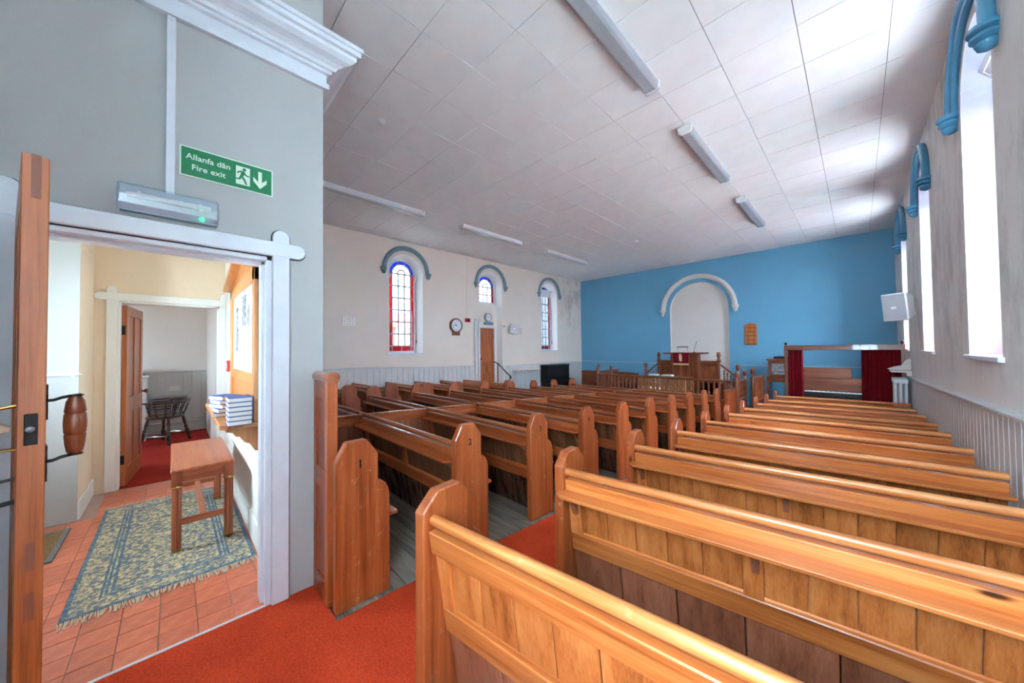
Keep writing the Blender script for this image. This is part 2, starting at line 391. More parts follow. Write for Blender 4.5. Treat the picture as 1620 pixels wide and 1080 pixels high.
tag(m.build('aisle_carpet', 'carpet'), 'red carpet running from the rear door up the aisle between the pew blocks', 'carpet')
tag(slope_slab(MB(), -6.66, -5.88, .72, 9.2, .012, .002).build('aisle_carpet', 'carpet'), 'red carpet strip in the aisle towards the clock wall', 'carpet')
# vestibule
struct(MB().box(-5.92, -5.72, -2.6, -.436, -.2, 3.1).box(-5.92, -5.72, .413, .5, -.2, 3.1).box(-5.92, -5.72, -.436, .413, 2.07, 3.1).build('wall_inner_door', 'peach'))
struct(MB().box(-5.72, -4.97, -1.3, -.606, -.2, 3.1).build('wall_vestibule_corner', 'peach'))
struct(MB().box(-5.72, -4.2, -1.5, -1.3, -.2, 3.1).box(-3.6, XV - .2, -1.5, -1.3, -.2, 3.1).box(-4.2, -3.6, -1.5, -1.3, 2.2, 3.1).box(-4.2, -3.6, -1.5, -1.3, -.2, 1.3).build('wall_entrance', 'vwhite'))  # unseen opening added to let daylight into the vestibule
wvs = struct(MB().box(-5.72, XV - .2, .465, .482, -.1, 3.1).build('wall_noticeboard', 'vwhite'))
struct(MB().box(-4.972, -4.955, -1.3, -.606, 0, 3.1).build('wall_entrance_side', 'white'))
struct(MB().box(-9.4, XV - .19, -2.6, .49, 2.95, 3.1).build('ceiling_vestibule', 'vwhite'))
fv = struct(MB().box(-5.74, XV - .0, -1.5, .49, -.2, -.008).build('floor_vestibule', 'grout'))
T = .152; tm = MB().box(0, T - .004, 0, T - .004, -.012, 0).mesh('tile', 'quarry', bevel=.0015)
i = 0; x = XV - .155
while x > -5.74:
    y = .412 - T
    while y > -1.2:
        if y > -.62 or x > -4.95: link('tile', tm, fv, (x, y + random.uniform(0, .001), random.uniform(-.001, .0006)))
        y -= T
    y = .412
    MB().box(x, x + T - .004, .414, .466, -.012, 0).build('tile', 'quarry', fv)
    x -= T
struct(MB().box(XV - .012, XV + .004, -.61, .44, -.01, .006).build('trim_threshold', 'gloss'))
# far room
struct(MB().box(-9.4, -5.74, -2.6, .49, -.2, .002).build('floor_far_room', 'carpet2'))
wfr = struct(MB().box(-9.4, -9.0, -2.6, .49, -.2, 3.1).build('wall_far_room', 'niche'))
struct(MB().box(-9.0, -7.65, -2.6, -2.4, -.2, 3.1).box(-7.25, -5.72, -2.6, -2.4, -.2, 3.1).box(-7.65, -7.25, -2.6, -2.4, -.2, 1.25).box(-7.65, -7.25, -2.6, -2.4, 2.05, 3.1).build('wall_far_room_added_opening', 'niche'))  # unseen window opening added to light the far room
struct(MB().box(-9.0, -5.92, .465, .482, -.1, 3.1).build('wall_far_room_side', 'niche'))
y = -1.3
while y < .46:
    MB().box(-9.0, -8.985, y, min(y + .116, .464), .1, 1.12).build('board', 'dado', wfr, bevel=.003); y += .12
MB().box(-9.0, -8.96, -1.3, .465, 1.12, 1.15).build('dado_cap', 'dado', wfr, bevel=.006)
MB().box(-9.0, -8.97, -1.3, .465, 0, .15).build('skirting', 'dado', wfr, bevel=.006)

# ceiling of square tiles
ceil = struct(MB().box(XL - .45, XR + .45, -.85, YB + .3, ZC + .016, ZC + .2).build('ceiling', 'backing'))
full = MB().box(-.302, .302, -.302, .302, 0, .014).mesh('tile', 'tile_c', bevel=.0015)
cand = []; rest = MB()
for kx in range(-1, 16):
    for ky in range(-4, 20):
        x1 = min(.276 - .61 * kx, XR); x0 = max(.276 - .61 * (kx + 1), XL); y0 = max(1.62 + .61 * ky, -.62); y1 = min(1.62 + .61 * (ky + 1), YB)
        if x1 - x0 < .03 or y1 - y0 < .03: continue
        if x1 < XV + .05 and y1 < YV + .05: continue
        c = Vector(((x0 + x1) / 2, (y0 + y1) / 2, ZC)); d = c - CAM; w = d.dot(_fw)
        vis = w > .3 and abs(d.dot(_r) / w) < 810 / F_PX * 1.12 and d.dot(_u) / w < 540 / F_PX * 1.12
        cand.append((not vis, d.length, x0, x1, y0, y1))
cand.sort()
for n_, (inv, _, x0, x1, y0, y1) in enumerate(cand):
    dz = random.uniform(-.002, .002)
    if n_ < 300 and not inv:
        if x1 - x0 > .609 and y1 - y0 > .609: link('tile', full, ceil, ((x0 + x1) / 2, (y0 + y1) / 2, ZC + dz)).rotation_euler = (random.uniform(-.003, .003), random.uniform(-.003, .003), 0)
        else: MB().box(x0 + .0015, x1 - .0015, y0 + .0015, y1 - .0015, ZC + dz, ZC + .014).build('tile', 'tile_c', ceil)
    else: rest.box(x0 + .0015, x1 - .0015, y0 + .0015, y1 - .0015, ZC, ZC + .014)
tag(rest.build('tile_field', 'tile_c', ceil), kind='stuff')

# boarded dado on both long walls
def dado(wall, X, s, y0, y1, skip, w=.125):
    y = y0
    while y < y1:
        e = min(y + w - .007, y1)
        if not any(a < (y + e) / 2 < b for a, b in skip):
            zt = zd(y)
            MB()._add([(X, y, fz(y) - .05), (X + s * .016, y, fz(y) - .05), (X + s * .016, e, fz(e) - .05), (X, e, fz(e) - .05), (X, y, zt), (X + s * .016, y, zt), (X + s * .016, e, zd(e)), (X, e, zd(e))],
                      [(0, 3, 2, 1), (4, 5, 6, 7), (0, 1, 5, 4), (1, 2, 6, 5), (2, 3, 7, 6), (3, 0, 4, 7)]).build('board', 'dado', wall, bevel=.005)
        y += w
    segs = []; a = y0
    for s0, s1 in skip: segs.append((a, s0)); a = s1
    segs.append((a, y1))
    for a, b in segs:
        N_ = 24; pts = [a + (b - a) * i / N_ for i in range(N_ + 1)]
        m = MB(); sect = [(0, 0), (.032, 0), (.04, .008), (.04, .022), (.025, .034), (0, .04)]; q = len(sect)
        m._add([(X + s * u, y, zd(y) + v) for y in pts for u, v in sect], [(i * q + j, i * q + (j + 1) % q, (i + 1) * q + (j + 1) % q, (i + 1) * q + j) for i in range(N_) for j in range(q)] + [tuple(range(q)), tuple(N_ * q + j for j in range(q))])
        m.build('dado_cap', 'dado', wall)
dado(wall_left, XL, 1, .72, 12.88, [(6.78, 8.1)], .16)
dado(wall_right, XR, -1, -.6, 12.88, [])
MB().box(XL, -6.2, YB - .03, YB, ZF, .48).box(XL, -6.2, YB - .045, YB, .48, .51).build('panelled_dado', 'mahog_x', wall_end)

# cornice on the vestibule walls
cs = [(0, 3.24), (.035, 3.24), (.035, 3.285), (.02, 3.29), (.02, 3.36), (.05, 3.362), (.05, 3.385), (.07, 3.39), (.082, 3.41), (.115, 3.43), (.16, 3.445), (.19, 3.47), (.19, 3.50), (.215, 3.505), (.215, 3.54), (.23, 3.545), (.23, 3.575), (0, 3.6)]
cs = [(u * .84, 3.24 + (v - 3.24) * .8) for u, v in cs]
q = len(cs); m = MB()
path = [((XV, -.62), (1, 0)), ((XV, YV), (1, 1)), ((XL + .01, YV), (0, 1))]
m._add([(p[0] + d[0] * u, p[1] + d[1] * u, v) for p, d in path for u, v in cs], [(i * q + j, i * q + (j + 1) % q, (i + 1) * q + (j + 1) % q, (i + 1) * q + j) for i in range(2) for j in range(q)] + [tuple(range(q)), tuple(2 * q + j for j in range(q))])
struct(m.build('trim_cornice', 'gloss'))

# door casings with the crossed, rounded ends
def rounded_strip(m, axis, a0, a1, c, hw, x0, x1, r0=False, r1=True):
    """flat strip along y ('h') or z ('v'), rounded at one or both ends"""
    pts = []
    def cap(ctr, sgn):
        return [(ctr + sgn * hw * math.cos(t), hw * math.sin(t) * sgn) for t in [(-math.pi / 2 + math.pi * i / 8) for i in range(9)]]
    pts = (cap(a1 - hw, 1) if r1 else [(a1, -hw), (a1, hw)]) + (cap(a0 + hw, -1) if r0 else [(a0, hw), (a0, -hw)])
    poly = [(p, c + q) if axis == 'h' else (c - q, p) for p, q in pts]
    return m.prism(poly, 'x', x0, x1)
def casing(name, X, y0, y1, z, w, mat, s=1, line=True):
    root = struct(rounded_strip(MB(), 'h', y0 - w - .085, y1 + w + .085, z + w / 2, w / 2, X, X + s * .028, True, True).build(name, mat, bevel=.005))
    for yy in (y0 - w / 2, y1 + w / 2):
        rounded_strip(MB(), 'v', 0, z + w + .075, yy, w / 2, X, X + s * .026).build('jamb_casing', mat, root, bevel=.005)
    if line:
        l = MB(); e = .006
        rounded_strip(l, 'h', y0 - w - .085 - e, y1 + w + .085 + e, z + w / 2, w / 2 + e, X, X + s * .004, True, True)
        for yy in (y0 - w / 2, y1 + w / 2): rounded_strip(l, 'v', 0, z + w + .075 + e, yy, w / 2 + e, X, X + s * .0035)
        l.build('paint_line', 'black', root)
    return root
casing('trim_1', XV, DY0 + .012, DY1, DZ, .088, 'gloss')
m = MB().box(XV - .2, XV + .004, DY1 - .03, DY1 + .002, 0, DZ).box(XV - .2, XV + .004, DY0 - .002, DY0 + .03, 0, DZ).box(XV - .2, XV + .004, DY0, DY1, DZ - .03, DZ + .002)
m.box(XV - .14, XV - .05, DY1 - .045, DY1, 0, DZ).box(XV - .14, XV - .05, DY0, DY1, DZ - .045, DZ)
struct(m.build('trim_door_lining', 'gloss', bevel=.003))
casing('trim_2', -5.72, -.436, .413, 2.07, .085, 'vwhite', 1, False)
struct(MB().box(-5.92, -5.716, .39, .415, 0, 2.07).box(-5.92, -5.716, -.438, -.415, 0, 2.07).box(-5.92, -5.716, -.43, .41, 2.05, 2.072).build('trim_inner_lining', 'vwhite'))
struct(MB().box(-5.72, -4.96, -.606, -.59, 0, .17).build('baseboard_vestibule', 'vwhite', bevel=.004))
struct(MB().box(-5.70, XV - .2, .452, .466, 0, .2).box(-5.70, XV - .2, .445, .466, .55, .585).build('baseboard_noticeboard', 'vwhite', bevel=.004))
struct(MB().box(-4.956, -4.93, -1.3, -.60, 1.30, 1.32).box(-4.96, -4.6, -.606, -.585, 1.30, 1.312).build('trim_dado_strip', 'gloss'))
struct(MB().box(XV, XV + .018, -.035, .0, 2.30, 3.25).build('trim_conduit', 'gloss', bevel=.003))

# ------------------------------------------------------------------ windows
def window_parts(prefix, sill, zt_rect, X, s, yc, win_no, wallname, G=('glass', 'redglass', 'blueglass')):
    """lead and timber frame, each pane of glass a part; s points into the room, glass plane at X"""
    root = struct(MB().arcband(yc, WZS, GHW - .05, GHW + .002, 0, math.pi, 'x', X - .03, X + .03, 20).build('window_%d' % win_no, 'gloss'))
    g0 = sill + .06; hw = GHW - .05
    MB().box(X - .03, X + .03, yc - GHW, yc - hw, sill, WZS).box(X - .03, X + .03, yc + hw, yc + GHW, sill, WZS).box(X - .03, X + .03, yc - GHW, yc + GHW, sill, g0).build('window_frame', 'gloss', root)
    bars = MB(); rows = max(2, round((WZS - g0) / .35)); red = .085; t = .017
    zr = [g0 + .14 + (WZS - g0 - .14) * i / rows for i in range(rows + 1)] if sill < 2 else [g0 + (WZS - g0) * i / rows for i in range(rows + 1)]
    ys = [yc - hw, yc - hw + red, yc - hw + red + (2 * hw - 2 * red) / 3, yc + hw - red - (2 * hw - 2 * red) / 3, yc + hw - red, yc + hw]
    for z in zr: bars.box(X - .012, X + .012, yc - hw, yc + hw, z - t, z + t)
    for y in ys[1:-1]: bars.box(X - .011, X + .011, y - t, y + t, zr[0], WZS)
    ri = hw - red
    bars.arcband(yc, WZS, ri - t, ri + t, 0, math.pi, 'x', X - .012, X + .012, 18)
    bars.arcband(yc, WZS, .10, .10 + 2 * t, 0, math.pi, 'x', X - .012, X + .012, 10)
    for a in (R(36), R(72), R(108), R(144)):
        bars.prism([(yc + ri * math.cos(a - .025), WZS + ri * math.sin(a - .025)), (yc + hw * math.cos(a - .02), WZS + hw * math.sin(a - .02)), (yc + hw * math.cos(a + .02), WZS + hw * math.sin(a + .02)), (yc + ri * math.cos(a + .025), WZS + ri * math.sin(a + .025))], 'x', X - .011, X + .011)
    for a in (R(60), R(120)):
        bars.prism([(yc + .1 * math.cos(a - .08), WZS + .1 * math.sin(a - .08)), (yc + ri * math.cos(a - .025), WZS + ri * math.sin(a - .025)), (yc + ri * math.cos(a + .025), WZS + ri * math.sin(a + .025)), (yc + .1 * math.cos(a + .08), WZS + .1 * math.sin(a + .08))], 'x', X - .011, X + .011)
    if sill < 2:
        for y in (yc - hw + red, yc, yc + hw - red): bars.box(X - .011, X + .011, y - t, y + t, g0, zr[0])
    bars.build('glazing_bars', 'leadbar', root)
    for i in range(rows):
        for j in range(5):
            MB().box(X - .002, X + .002, ys[j], ys[j + 1], zr[i], zr[i + 1]).build('pane', G[1] if j in (0, 4) else G[0], root)
    if sill < 2:
        for a, b in zip((ys[0], ys[1], yc, ys[4]), (ys[1], yc, ys[4], ys[5])): MB().box(X - .002, X + .002, a, b, g0, zr[0]).build('pane', G[1], root)
    for i in range(5): MB().arcband(yc, WZS, ri, hw, R(36 * i), R(36 * i + 36), 'x', X - .002, X + .002, 5).build('pane', G[2], root)
    for i in range(3): MB().arcband(yc, WZS, .11, ri, R(60 * i), R(60 * i + 60), 'x', X - .002, X + .002, 7).build('pane', G[0], root)
    MB().arcband(yc, WZS, .001, .11, 0, math.pi, 'x', X - .002, X + .002, 8).build('pane', G[0], root)
    return root
wn = 0
for side, wins in ((-1, LWIN), (1, RWIN)):
    for yc, sill in wins:
        wn += 1; X = XL - .30 if side < 0 else XR + .30; s = -side
        short = sill < 0
        sl = 3.02 if short else sill
        root = window_parts('w', sl, 0, X, s, yc, wn, '', ('dimclear', 'redglass', 'blueglass') if side < 0 else ('glass', 'redbright', 'bluebright'))
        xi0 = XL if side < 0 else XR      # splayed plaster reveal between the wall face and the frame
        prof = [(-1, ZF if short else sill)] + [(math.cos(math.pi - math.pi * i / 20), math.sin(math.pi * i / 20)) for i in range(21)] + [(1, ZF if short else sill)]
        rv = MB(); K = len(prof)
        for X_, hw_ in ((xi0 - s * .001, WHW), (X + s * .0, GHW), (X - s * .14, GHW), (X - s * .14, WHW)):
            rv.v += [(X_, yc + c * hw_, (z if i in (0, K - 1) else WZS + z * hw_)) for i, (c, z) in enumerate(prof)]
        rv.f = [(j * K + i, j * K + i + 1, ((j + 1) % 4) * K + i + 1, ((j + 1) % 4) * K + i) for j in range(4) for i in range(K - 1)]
        rv.build('reveal', 'reveallight' if side < 0 else 'reveal', root)
        if short:      # blind lower part of the recess, above the vestry door
            struct(MB().box(XL - .45, XL - .22, yc - WHW, yc - .36, ZF, sl).box(XL - .45, XL - .22, yc + .36, yc + WHW, ZF, sl).box(XL - .45, XL - .22, yc - .36, yc + .36, 2.25, sl).box(XL - .45, XL - .22, yc - .36, yc + .36, ZF, .16).build('wall_recess', 'cream'))
        else:
            xi = XL if side < 0 else XR
            MB().box(min(xi + s * .03, X), max(xi + s * .03, X), yc - WHW - .05, yc + WHW + .05, sill - .035, sill + .004).build('sill', 'gloss', root, bevel=.006)
            hz = WZS - .03
            if wn == 1: MB().prism([(X + s * .02, 3.36), (X + s * .02, 3.62), (X + s * .17, 3.52)], 'y', yc + .385, yc + .395).prism([(X + s * .02, 3.36), (X + s * .02, 3.62), (X + s * .17, 3.52)], 'y', yc - .395, yc - .385).build('vent_cheek', 'gloss', root)
            if wn != 1: hz += 0          # opening vent hinged at the spring line, tipped into the room
            if wn != 1: MB(lambda x, y, z: (X + s * (.03 + (z - hz) * .75 + x), y, z)).box(-.012, .012, yc - .32, yc + .32, hz, hz + .025).box(-.012, .012, yc - .32, yc + .32, hz + .22, hz + .25).box(-.012, .012, yc - .32, yc - .29, hz, hz + .25).box(-.012, .012, yc + .29, yc + .32, hz, hz + .25).box(-.004, .004, yc - .3, yc + .3, hz + .02, hz + .23).build('hopper_vent', 'gloss', root)
            MB().tube([(X + s * .06, yc + .40, 3.5), (X + s * .07, yc + .405, 2.4), (X + s * .08, yc + .41, 1.75)], .004, 6).lathe([(.004, 0), (.014, .02), (.014, .09), (.004, .11)], (X + s * .08, yc + .41, 1.66), 8).build('vent_cord', 'mahog_z', root)
        portal((X - s * .1, yc, (sl + 4.0) / 2), (s, 0, 0), .82, 4.0 - sl)
        # hood mould with corbels
        xi = XL if side < 0 else XR
        mat = 'greymould' if side < 0 else 'bluegloss'; rr = .655
        A = [math.pi * i / 28 for i in range(29)]
        hood = struct(MB().tube([(xi + s * .035, yc + rr * math.cos(a), WZS + .02 + rr * math.sin(a)) for a in A], .042, 10).tube([(xi + s * .02, yc + (rr - .05) * math.cos(a), WZS + .02 + (rr - .05) * math.sin(a)) for a in A], .03, 8).build('trim_%d' % (wn + 10), mat, smooth=True))
        for e in (-1, 1):
            MB().lathe([(.045, .04), (.085, .03), (.09, 0), (.06, -.014), (.078, -.03), (.078, -.05), (.048, -.065), (.058, -.085), (.045, -.12), (.02, -.135), (.005, -.14)], (xi + s * .04, yc + e * rr, WZS + .02), 14).build('corbel', mat, hood, smooth=True)
portal((-3.9, -1.45, 1.75), (0, 1, 0), .6, .9)
portal((-7.45, -2.5, 1.65), (0, 1, 0), .4, .8)
# arch mould on the blue wall
A = [math.pi * i / 36 for i in range(37)]; rr = 1.15
hood = struct(MB().tube([(NX - .02 + rr * math.cos(a), YB - .05, NZ + rr * math.sin(a)) for a in A], .065, 10).tube([(NX - .02 + (rr - .07) * math.cos(a), YB - .03, NZ + (rr - .07) * math.sin(a)) for a in A], .03, 8).build('trim_30', 'niche', smooth=True))
for e in (-1, 1):
    MB().lathe([(.07, .04), (.1, .03), (.1, .0), (.08, -.02), (.09, -.05), (.06, -.08), (.06, -.13), (.03, -.18), (.005, -.19)], (NX - .02 + e * rr, YB - .05, NZ), 14).build('corbel', 'niche', hood, smooth=True)
# outside
struct(MB().box(-60, 60, -60, 60, -.9, -.7).build('ground', 'ground'))
h = thing('neighbouring_house', 'white rendered house with brick piers seen through the stained glass', 'house', (-16, 0, -.7))
MB().box(-5, 0, 3.5, 11, 0, 3.3).build('wall', 'outwall', h)
for y in (6.1, 7.3, 8.5, 10.0): MB().box(-.1, .08, y, y + .42, 0, 3.4).build('brick_pier', 'brick', h)
MB().prism([(-5.2, 3.3), (.25, 3.3), (-2.5, 4.3)], 'y', 3.3, 11.2).build('roof', 'brick', h)
for y in (6.75, 9.2): MB().box(-.05, .05, y, y + .45, 2.0, 2.9).build('window', 'slate', h)

h = thing('stone_house', 'dark stone house seen through the window behind the piano', 'house', (-16, 22.7, -.7))
MB().box(-5, 3, -3.5, 5, 0, 8).build('wall', 'slate', h); MB().prism([(-5.3, 8), (3.3, 8), (-1, 10)], 'y', -3.7, 5.2).build('roof', 'slate', h)
for x in (-3, 1): MB().box(x - .5, x + .5, -3.55, -3.45, 2, 3.6).build('window', 'black', h)
# ------------------------------------------------------------------ pews
END_MID = [(0, 0), (0, .85), (.06, .96), (.175, .96), (.245, .865), (.245, .70), (.262, .692), (.29, .672), (.31, .635), (.318, .59), (.318, 0)]
END_SIDE = [(0, 0), (0, .845), (.075, .915), (.20, .915), (.285, .83), (.285, .68), (.30, .672), (.322, .652), (.338, .62), (.344, .58), (.344, 0)]
def make_pew(L, sx, side, shelf=True, back=True, wall_end=False):
    """origin at the foot of the aisle end, x along the pew (sx = its sense), y towards the pulpit"""
    root = bpy.data.objects.new('pew', None); COL.objects.link(root); root.empty_display_size = .1
    rail_m = 'rail' if side else 'railmid'; w = 'pine' if side else 'end'
    fl = lambda x, y, z: (sx * x, y, z)
    bk = lambda x, y, z: (sx * x, .04 + (.80 - z) * .16 + y, z)      # reclining back: y from its rear face
    MB(fl).prism(END_SIDE if side else END_MID, 'x', 0, .056).build('bench_end', 'end_z', root, bevel=.006)
    x0 = .056
    if back:
        MB(bk).cyl((x0 - .004, .016, .803), (L, .016, .803), .024, k=14).build('top_roll', rail_m, root, smooth=True)
        MB(bk).box(x0, L, -.022, .03, .70 if shelf else .675, .770).build('top_rail', w + '_x', root, bevel=.005)
        MB(bk).box(x0, L, -.004, .028, .325, .432).build('mid_rail', w + '_x', root, bevel=.005)
        st = [x0]
        while st[-1] + .86 < L - .3: st.append(st[-1] + .86)
        st.append(L - .075)
        for a in st: MB(bk).box(a, a + .075, -.002, .026, .43, .705).build('stile', w + '_z', root, bevel=.003)
        for a, b in zip(st, st[1:]):
            n = max(1, round((b - a - .075) / .155)); bw = (b - a - .075) / n
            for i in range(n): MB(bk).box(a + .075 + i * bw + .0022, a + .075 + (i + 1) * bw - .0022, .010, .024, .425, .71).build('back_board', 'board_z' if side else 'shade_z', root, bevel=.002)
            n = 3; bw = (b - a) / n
            for i in range(n): MB(bk).box(a + i * bw + .003, a + (i + 1) * bw - .003, .012, .026, .01, .33).build('lower_board', 'dark_z' if side else 'stain_z', root, bevel=.003)  # middle block gets the darker wood for the shade below its shelves
        if shelf:
            MB(bk).prism([(x0 - .03 + .045, -.125), (L, -.125), (L, -.004), (x0, -.004), (x0 - .02, -.03), (x0 - .02, -.095)], 'z', .688, .708).build('book_shelf', w + '_x', root, bevel=.004)
            for a in st[:-1]:
                MB(bk).prism([(-.1, .688), (-.004, .688), (-.004, .575), (-.02, .565), (-.03, .60), (-.045, .635), (-.085, .665)], 'x', a + .035, a + .063).build('shelf_bracket', 'dark_z', root)
    MB(fl).box(x0, L, .10, .40, .425, .45).build('seat', w + '_x', root, bevel=.006)
    MB(fl).box(x0, L, .25, .27, 0, .425).build('seat_support', 'dark_x', root)
    if wall_end: MB(bk).box(L, L + .035, -.01, .05, .0, .80).build('wall_post', 'end_z', root, bevel=.004)
    return root
def place(o, x, y, rz=0): o.location = (x, y, fz(y + .16)); o.rotation_euler = (0, 0, rz); return o
TH = R(6.7)
RY = [.84, 1.745, 2.635, 3.51, 4.41, 5.36, 6.22, 7.2, 8.17, 9.12]
A = make_pew(1.93, 1, True, shelf=False); B = make_pew(1.93, 1, True)
for i, yc in enumerate(RY):
    o = A if i == 0 else B if i == 1 else copy_tree(B)
    place(o, -1.28, yc - .14, TH)
    tag(o, 'pine pew without a book shelf, rearmost of the slanting block' if i == 0 else
        'pine pew, %s from the rear in the slanting block' % ORD[i], 'pew', 'slanting pews beside the boarded wall')
CY = [.66 + .8215 * i for i in range(10)]
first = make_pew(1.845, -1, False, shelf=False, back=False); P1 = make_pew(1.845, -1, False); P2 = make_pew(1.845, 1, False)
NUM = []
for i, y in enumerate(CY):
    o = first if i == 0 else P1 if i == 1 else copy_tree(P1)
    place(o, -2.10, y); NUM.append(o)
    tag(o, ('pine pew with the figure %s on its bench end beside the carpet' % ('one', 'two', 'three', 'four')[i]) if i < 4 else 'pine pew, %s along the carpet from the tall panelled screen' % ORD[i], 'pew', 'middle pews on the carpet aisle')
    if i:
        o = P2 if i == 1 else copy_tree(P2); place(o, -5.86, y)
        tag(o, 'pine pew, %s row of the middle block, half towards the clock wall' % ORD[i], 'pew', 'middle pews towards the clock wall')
for i in range(4): text('number', str(i + 1), 'black', NUM[i], (.0012, .135, .82), (R(90), 0, R(90)), .07, .001)
P3 = make_pew(1.88, -1, True, wall_end=True)
for i in range(6):
    o = P3 if i == 0 else copy_tree(P3); place(o, -6.68, 2.335 + .825 * i - .14)
    tag(o, 'pine pew, %s from the rear in the block standing against the clock wall' % ORD[i], 'pew', 'pews against the clock wall')
# tall panelled screen behind the first pew
s = thing('pew_screen', 'tall panelled pine screen with rolled top behind pew number 1', 'screen', (XV, .645, 0))
MB().box(.005, .28, .012, .05, .0, 1.31).build('core', 'end_z', s)
for a, b in ((.005, .06), (.225, .285)): MB().box(a, b, 0, .056, 0, 1.315).build('stile', 'end_z', s, bevel=.004)
for a, b in ((0, .13), (.66, .78), (1.2, 1.315)): MB().box(.06, .225, 0, .05, a, b).build('cross_rail', 'end_x', s, bevel=.004)
MB().cyl((-.0, .028, 1.335), (.30, .028, 1.335), .036, k=16).build('top_roll', 'railmid', s, smooth=True)
# divider down the middle block
dv = thing('pew_divider', 'low panelled partition with a moulded cap down the centre of the middle pews', 'partition', (-3.98, 0, 0))
zs = lambda x, y, z: (x, y, z + fz(y))
for i in range(10):
    y0, y1 = .72 + (i * .8215 if i else 0), .72 + (i + 1) * .8215
    y1 = min(y1, 8.75)
    MB(zs).box(-.03, .03, y0 + .03, y1 - .01, .775, .80).build('cap', 'railmid', dv, bevel=.006)
    MB(zs).box(-.018, .018, y0 + .03, y1 - .01, .68, .775).build('top_rail', 'end_y', dv, bevel=.004)
    for k in range(5):
        w = (y1 - y0 - .05) / 5
        MB(zs).box(-.01, .01, y0 + .03 + k * w + .0015, y0 + .03 + (k + 1) * w - .0015, .02, .685).build('board', 'dark_z', dv, bevel=.002)

# ------------------------------------------------------------------ pulpit end
def finial_post(m, x, y, z0, z1, r=.045):
    """square-based turned post with a ball on top, total height z1 - z0"""
    h = z1 - z0
    m.lathe([(r, 0), (r, h * .28), (r * .6, h * .31), (r * .95, h * .36), (r * .6, h * .42), (r * .7, h * .5), (r * 1.0, h * .62), (r * 1.0, h * .82), (r * .55, h * .85), (r * .5, h * .88), (r * .95, h * .90), (r * 1.1, h * .94), (r * .95, h * .98), (r * .3, h)], (x, y, z0), 12)
    return m
BAL = [(.016, 0), (.022, .04), (.014, .1), (.03, .22), (.026, .36), (.012, .5), (.02, .6), (.026, .75), (.014, .86), (.022, .95), (.018, 1)]
def balustrade(name, label, pts, ztop, zbase, step=.13, posts=(True, True), zpost=.22, panel=None):
    root = thing(name, label, 'balustrade', (0, 0, 0), group='turned balustrades of the pulpit end')
    for (x0, y0), (x1, y1) in zip(pts, pts[1:]):
        d = Vector((x1 - x0, y1 - y0, 0)); L = d.length; d.normalize(); n = Vector((-d.y, d.x, 0))
        xf = lambda u, v, z, o=Vector((x0, y0, 0)), d=d, n=n: tuple(o + d * u + n * v + Vector((0, 0, z)))
        MB(xf).box(.03, L - .03, -.04, .04, ztop - .045, ztop).build('handrail', 'mahog_x', root, bevel=.008)
        MB(xf).box(.03, L - .03, -.03, .03, zbase, zbase + .05).build('base_rail', 'mahog_x', root, bevel=.004)
        if panel is not None: MB(xf).box(.03, L - .03, -.015, .015, panel, zbase).build('panel', 'mahog_z', root)
        k = max(2, round(L / step)); hh = ztop - .045 - zbase - .05
        bm = MB().lathe([(r * 1.35, h * hh) for r, h in BAL], (0, 0, 0), 8).mesh('baluster', 'mahog_z', smooth=True)
        for i in range(1, k):
            u = L * i / k; link('baluster', bm, root, (x0 + d.x * u, y0 + d.y * u, zbase + .05))
    for i, (x, y) in enumerate(pts):
        if posts is True or (i == 0 and posts[0]) or (i == len(pts) - 1 and posts[1]) or 0 < i < len(pts) - 1:
            finial_post(MB(), x, y, ZF, ztop + zpost).build('newel_post', 'mahog_z', root, smooth=True)
    return root
balustrade('balustrade', 'long turned balustrade enclosing the elders seat in front of the pulpit', [(-5.91, 10.55), (-5.91, 9.7), (-2.08, 9.7), (-2.08, 10.55)], .66, .13, .125, True, .22, ZF)
balustrade('balustrade', 'short dark balustrade beside the pulpit, towards the curtained booth', [(-1.83, 10.1), (-1.83, 11.5)], .72, .05, .12, (True, False), .24, ZF)
balustrade('balustrade', 'short dark balustrade beside the pulpit, towards the piano', [(-6.12, 10.1), (-6.12, 11.5)], .72, .05, .12, (True, False), .24, ZF)
s = thing('front_screen', 'plain wooden screen panel between the front pew and the balustrade', 'screen', (-2.10, 8.75, ZF))
MB().box(-.03, .02, 0, .85, 0, .86).build('panel', 'end_z', s, bevel=.004)
MB().box(-.045, .03, -.01, .86, .86, .885).build('cap', 'railmid', s, bevel=.006)
MB().box(.02, .03, .08, .77, .12, .75).build('raised_field', 'end_z', s, bevel=.003)
s = thing('front_screen', 'long wooden screen across the front of the middle pews', 'screen', (-4.0, 9.05, ZF))
MB().box(-1.85, 1.85, -.02, .02, 0, .60).build('panel', 'end_x', s); MB().box(-1.86, 1.86, -.035, .035, .60, .63).build('cap', 'railmid', s, bevel=.006)
# pulpit
PX = -3.84
p = thing('pulpit', 'carved wooden pulpit with panelled wings and a burgundy fall below the desk', 'pulpit', (PX, 0, ZF))
H = 1.06 - ZF
MB().box(-.92, .92, 11.62, 11.66, 0, H - .04).build('body', 'mahog_z', p)
MB().box(-.92, .92, 11.62, 12.85, .0, .75).build('platform', 'mahog_x', p)
MB().box(-.95, .95, 11.58, 11.70, H - .045, H).build('capping', 'mahog_x', p, bevel=.01)
for x in (-.92, -.40, .34, .86): MB().box(x, x + .06, 11.595, 11.63, 0, H - .04).build('stile', 'mahog_z', p, bevel=.004)
for x0, x1 in ((-.86, -.40), (.40, .86)):
    MB().box(x0 + .06, x1 - .06, 11.605, 11.63, .82, H - .16).build('raised_panel', 'mahog_z', p, bevel=.01)
    MB().box(x0, x1, 11.60, 11.625, H - .14, H - .045).build('cross_rail', 'mahog_x', p, bevel=.004)
MB().box(-.40, .40, 11.36, 11.62, 0, 1.27 - ZF).build('front_bay', 'mahog_z', p, bevel=.006)
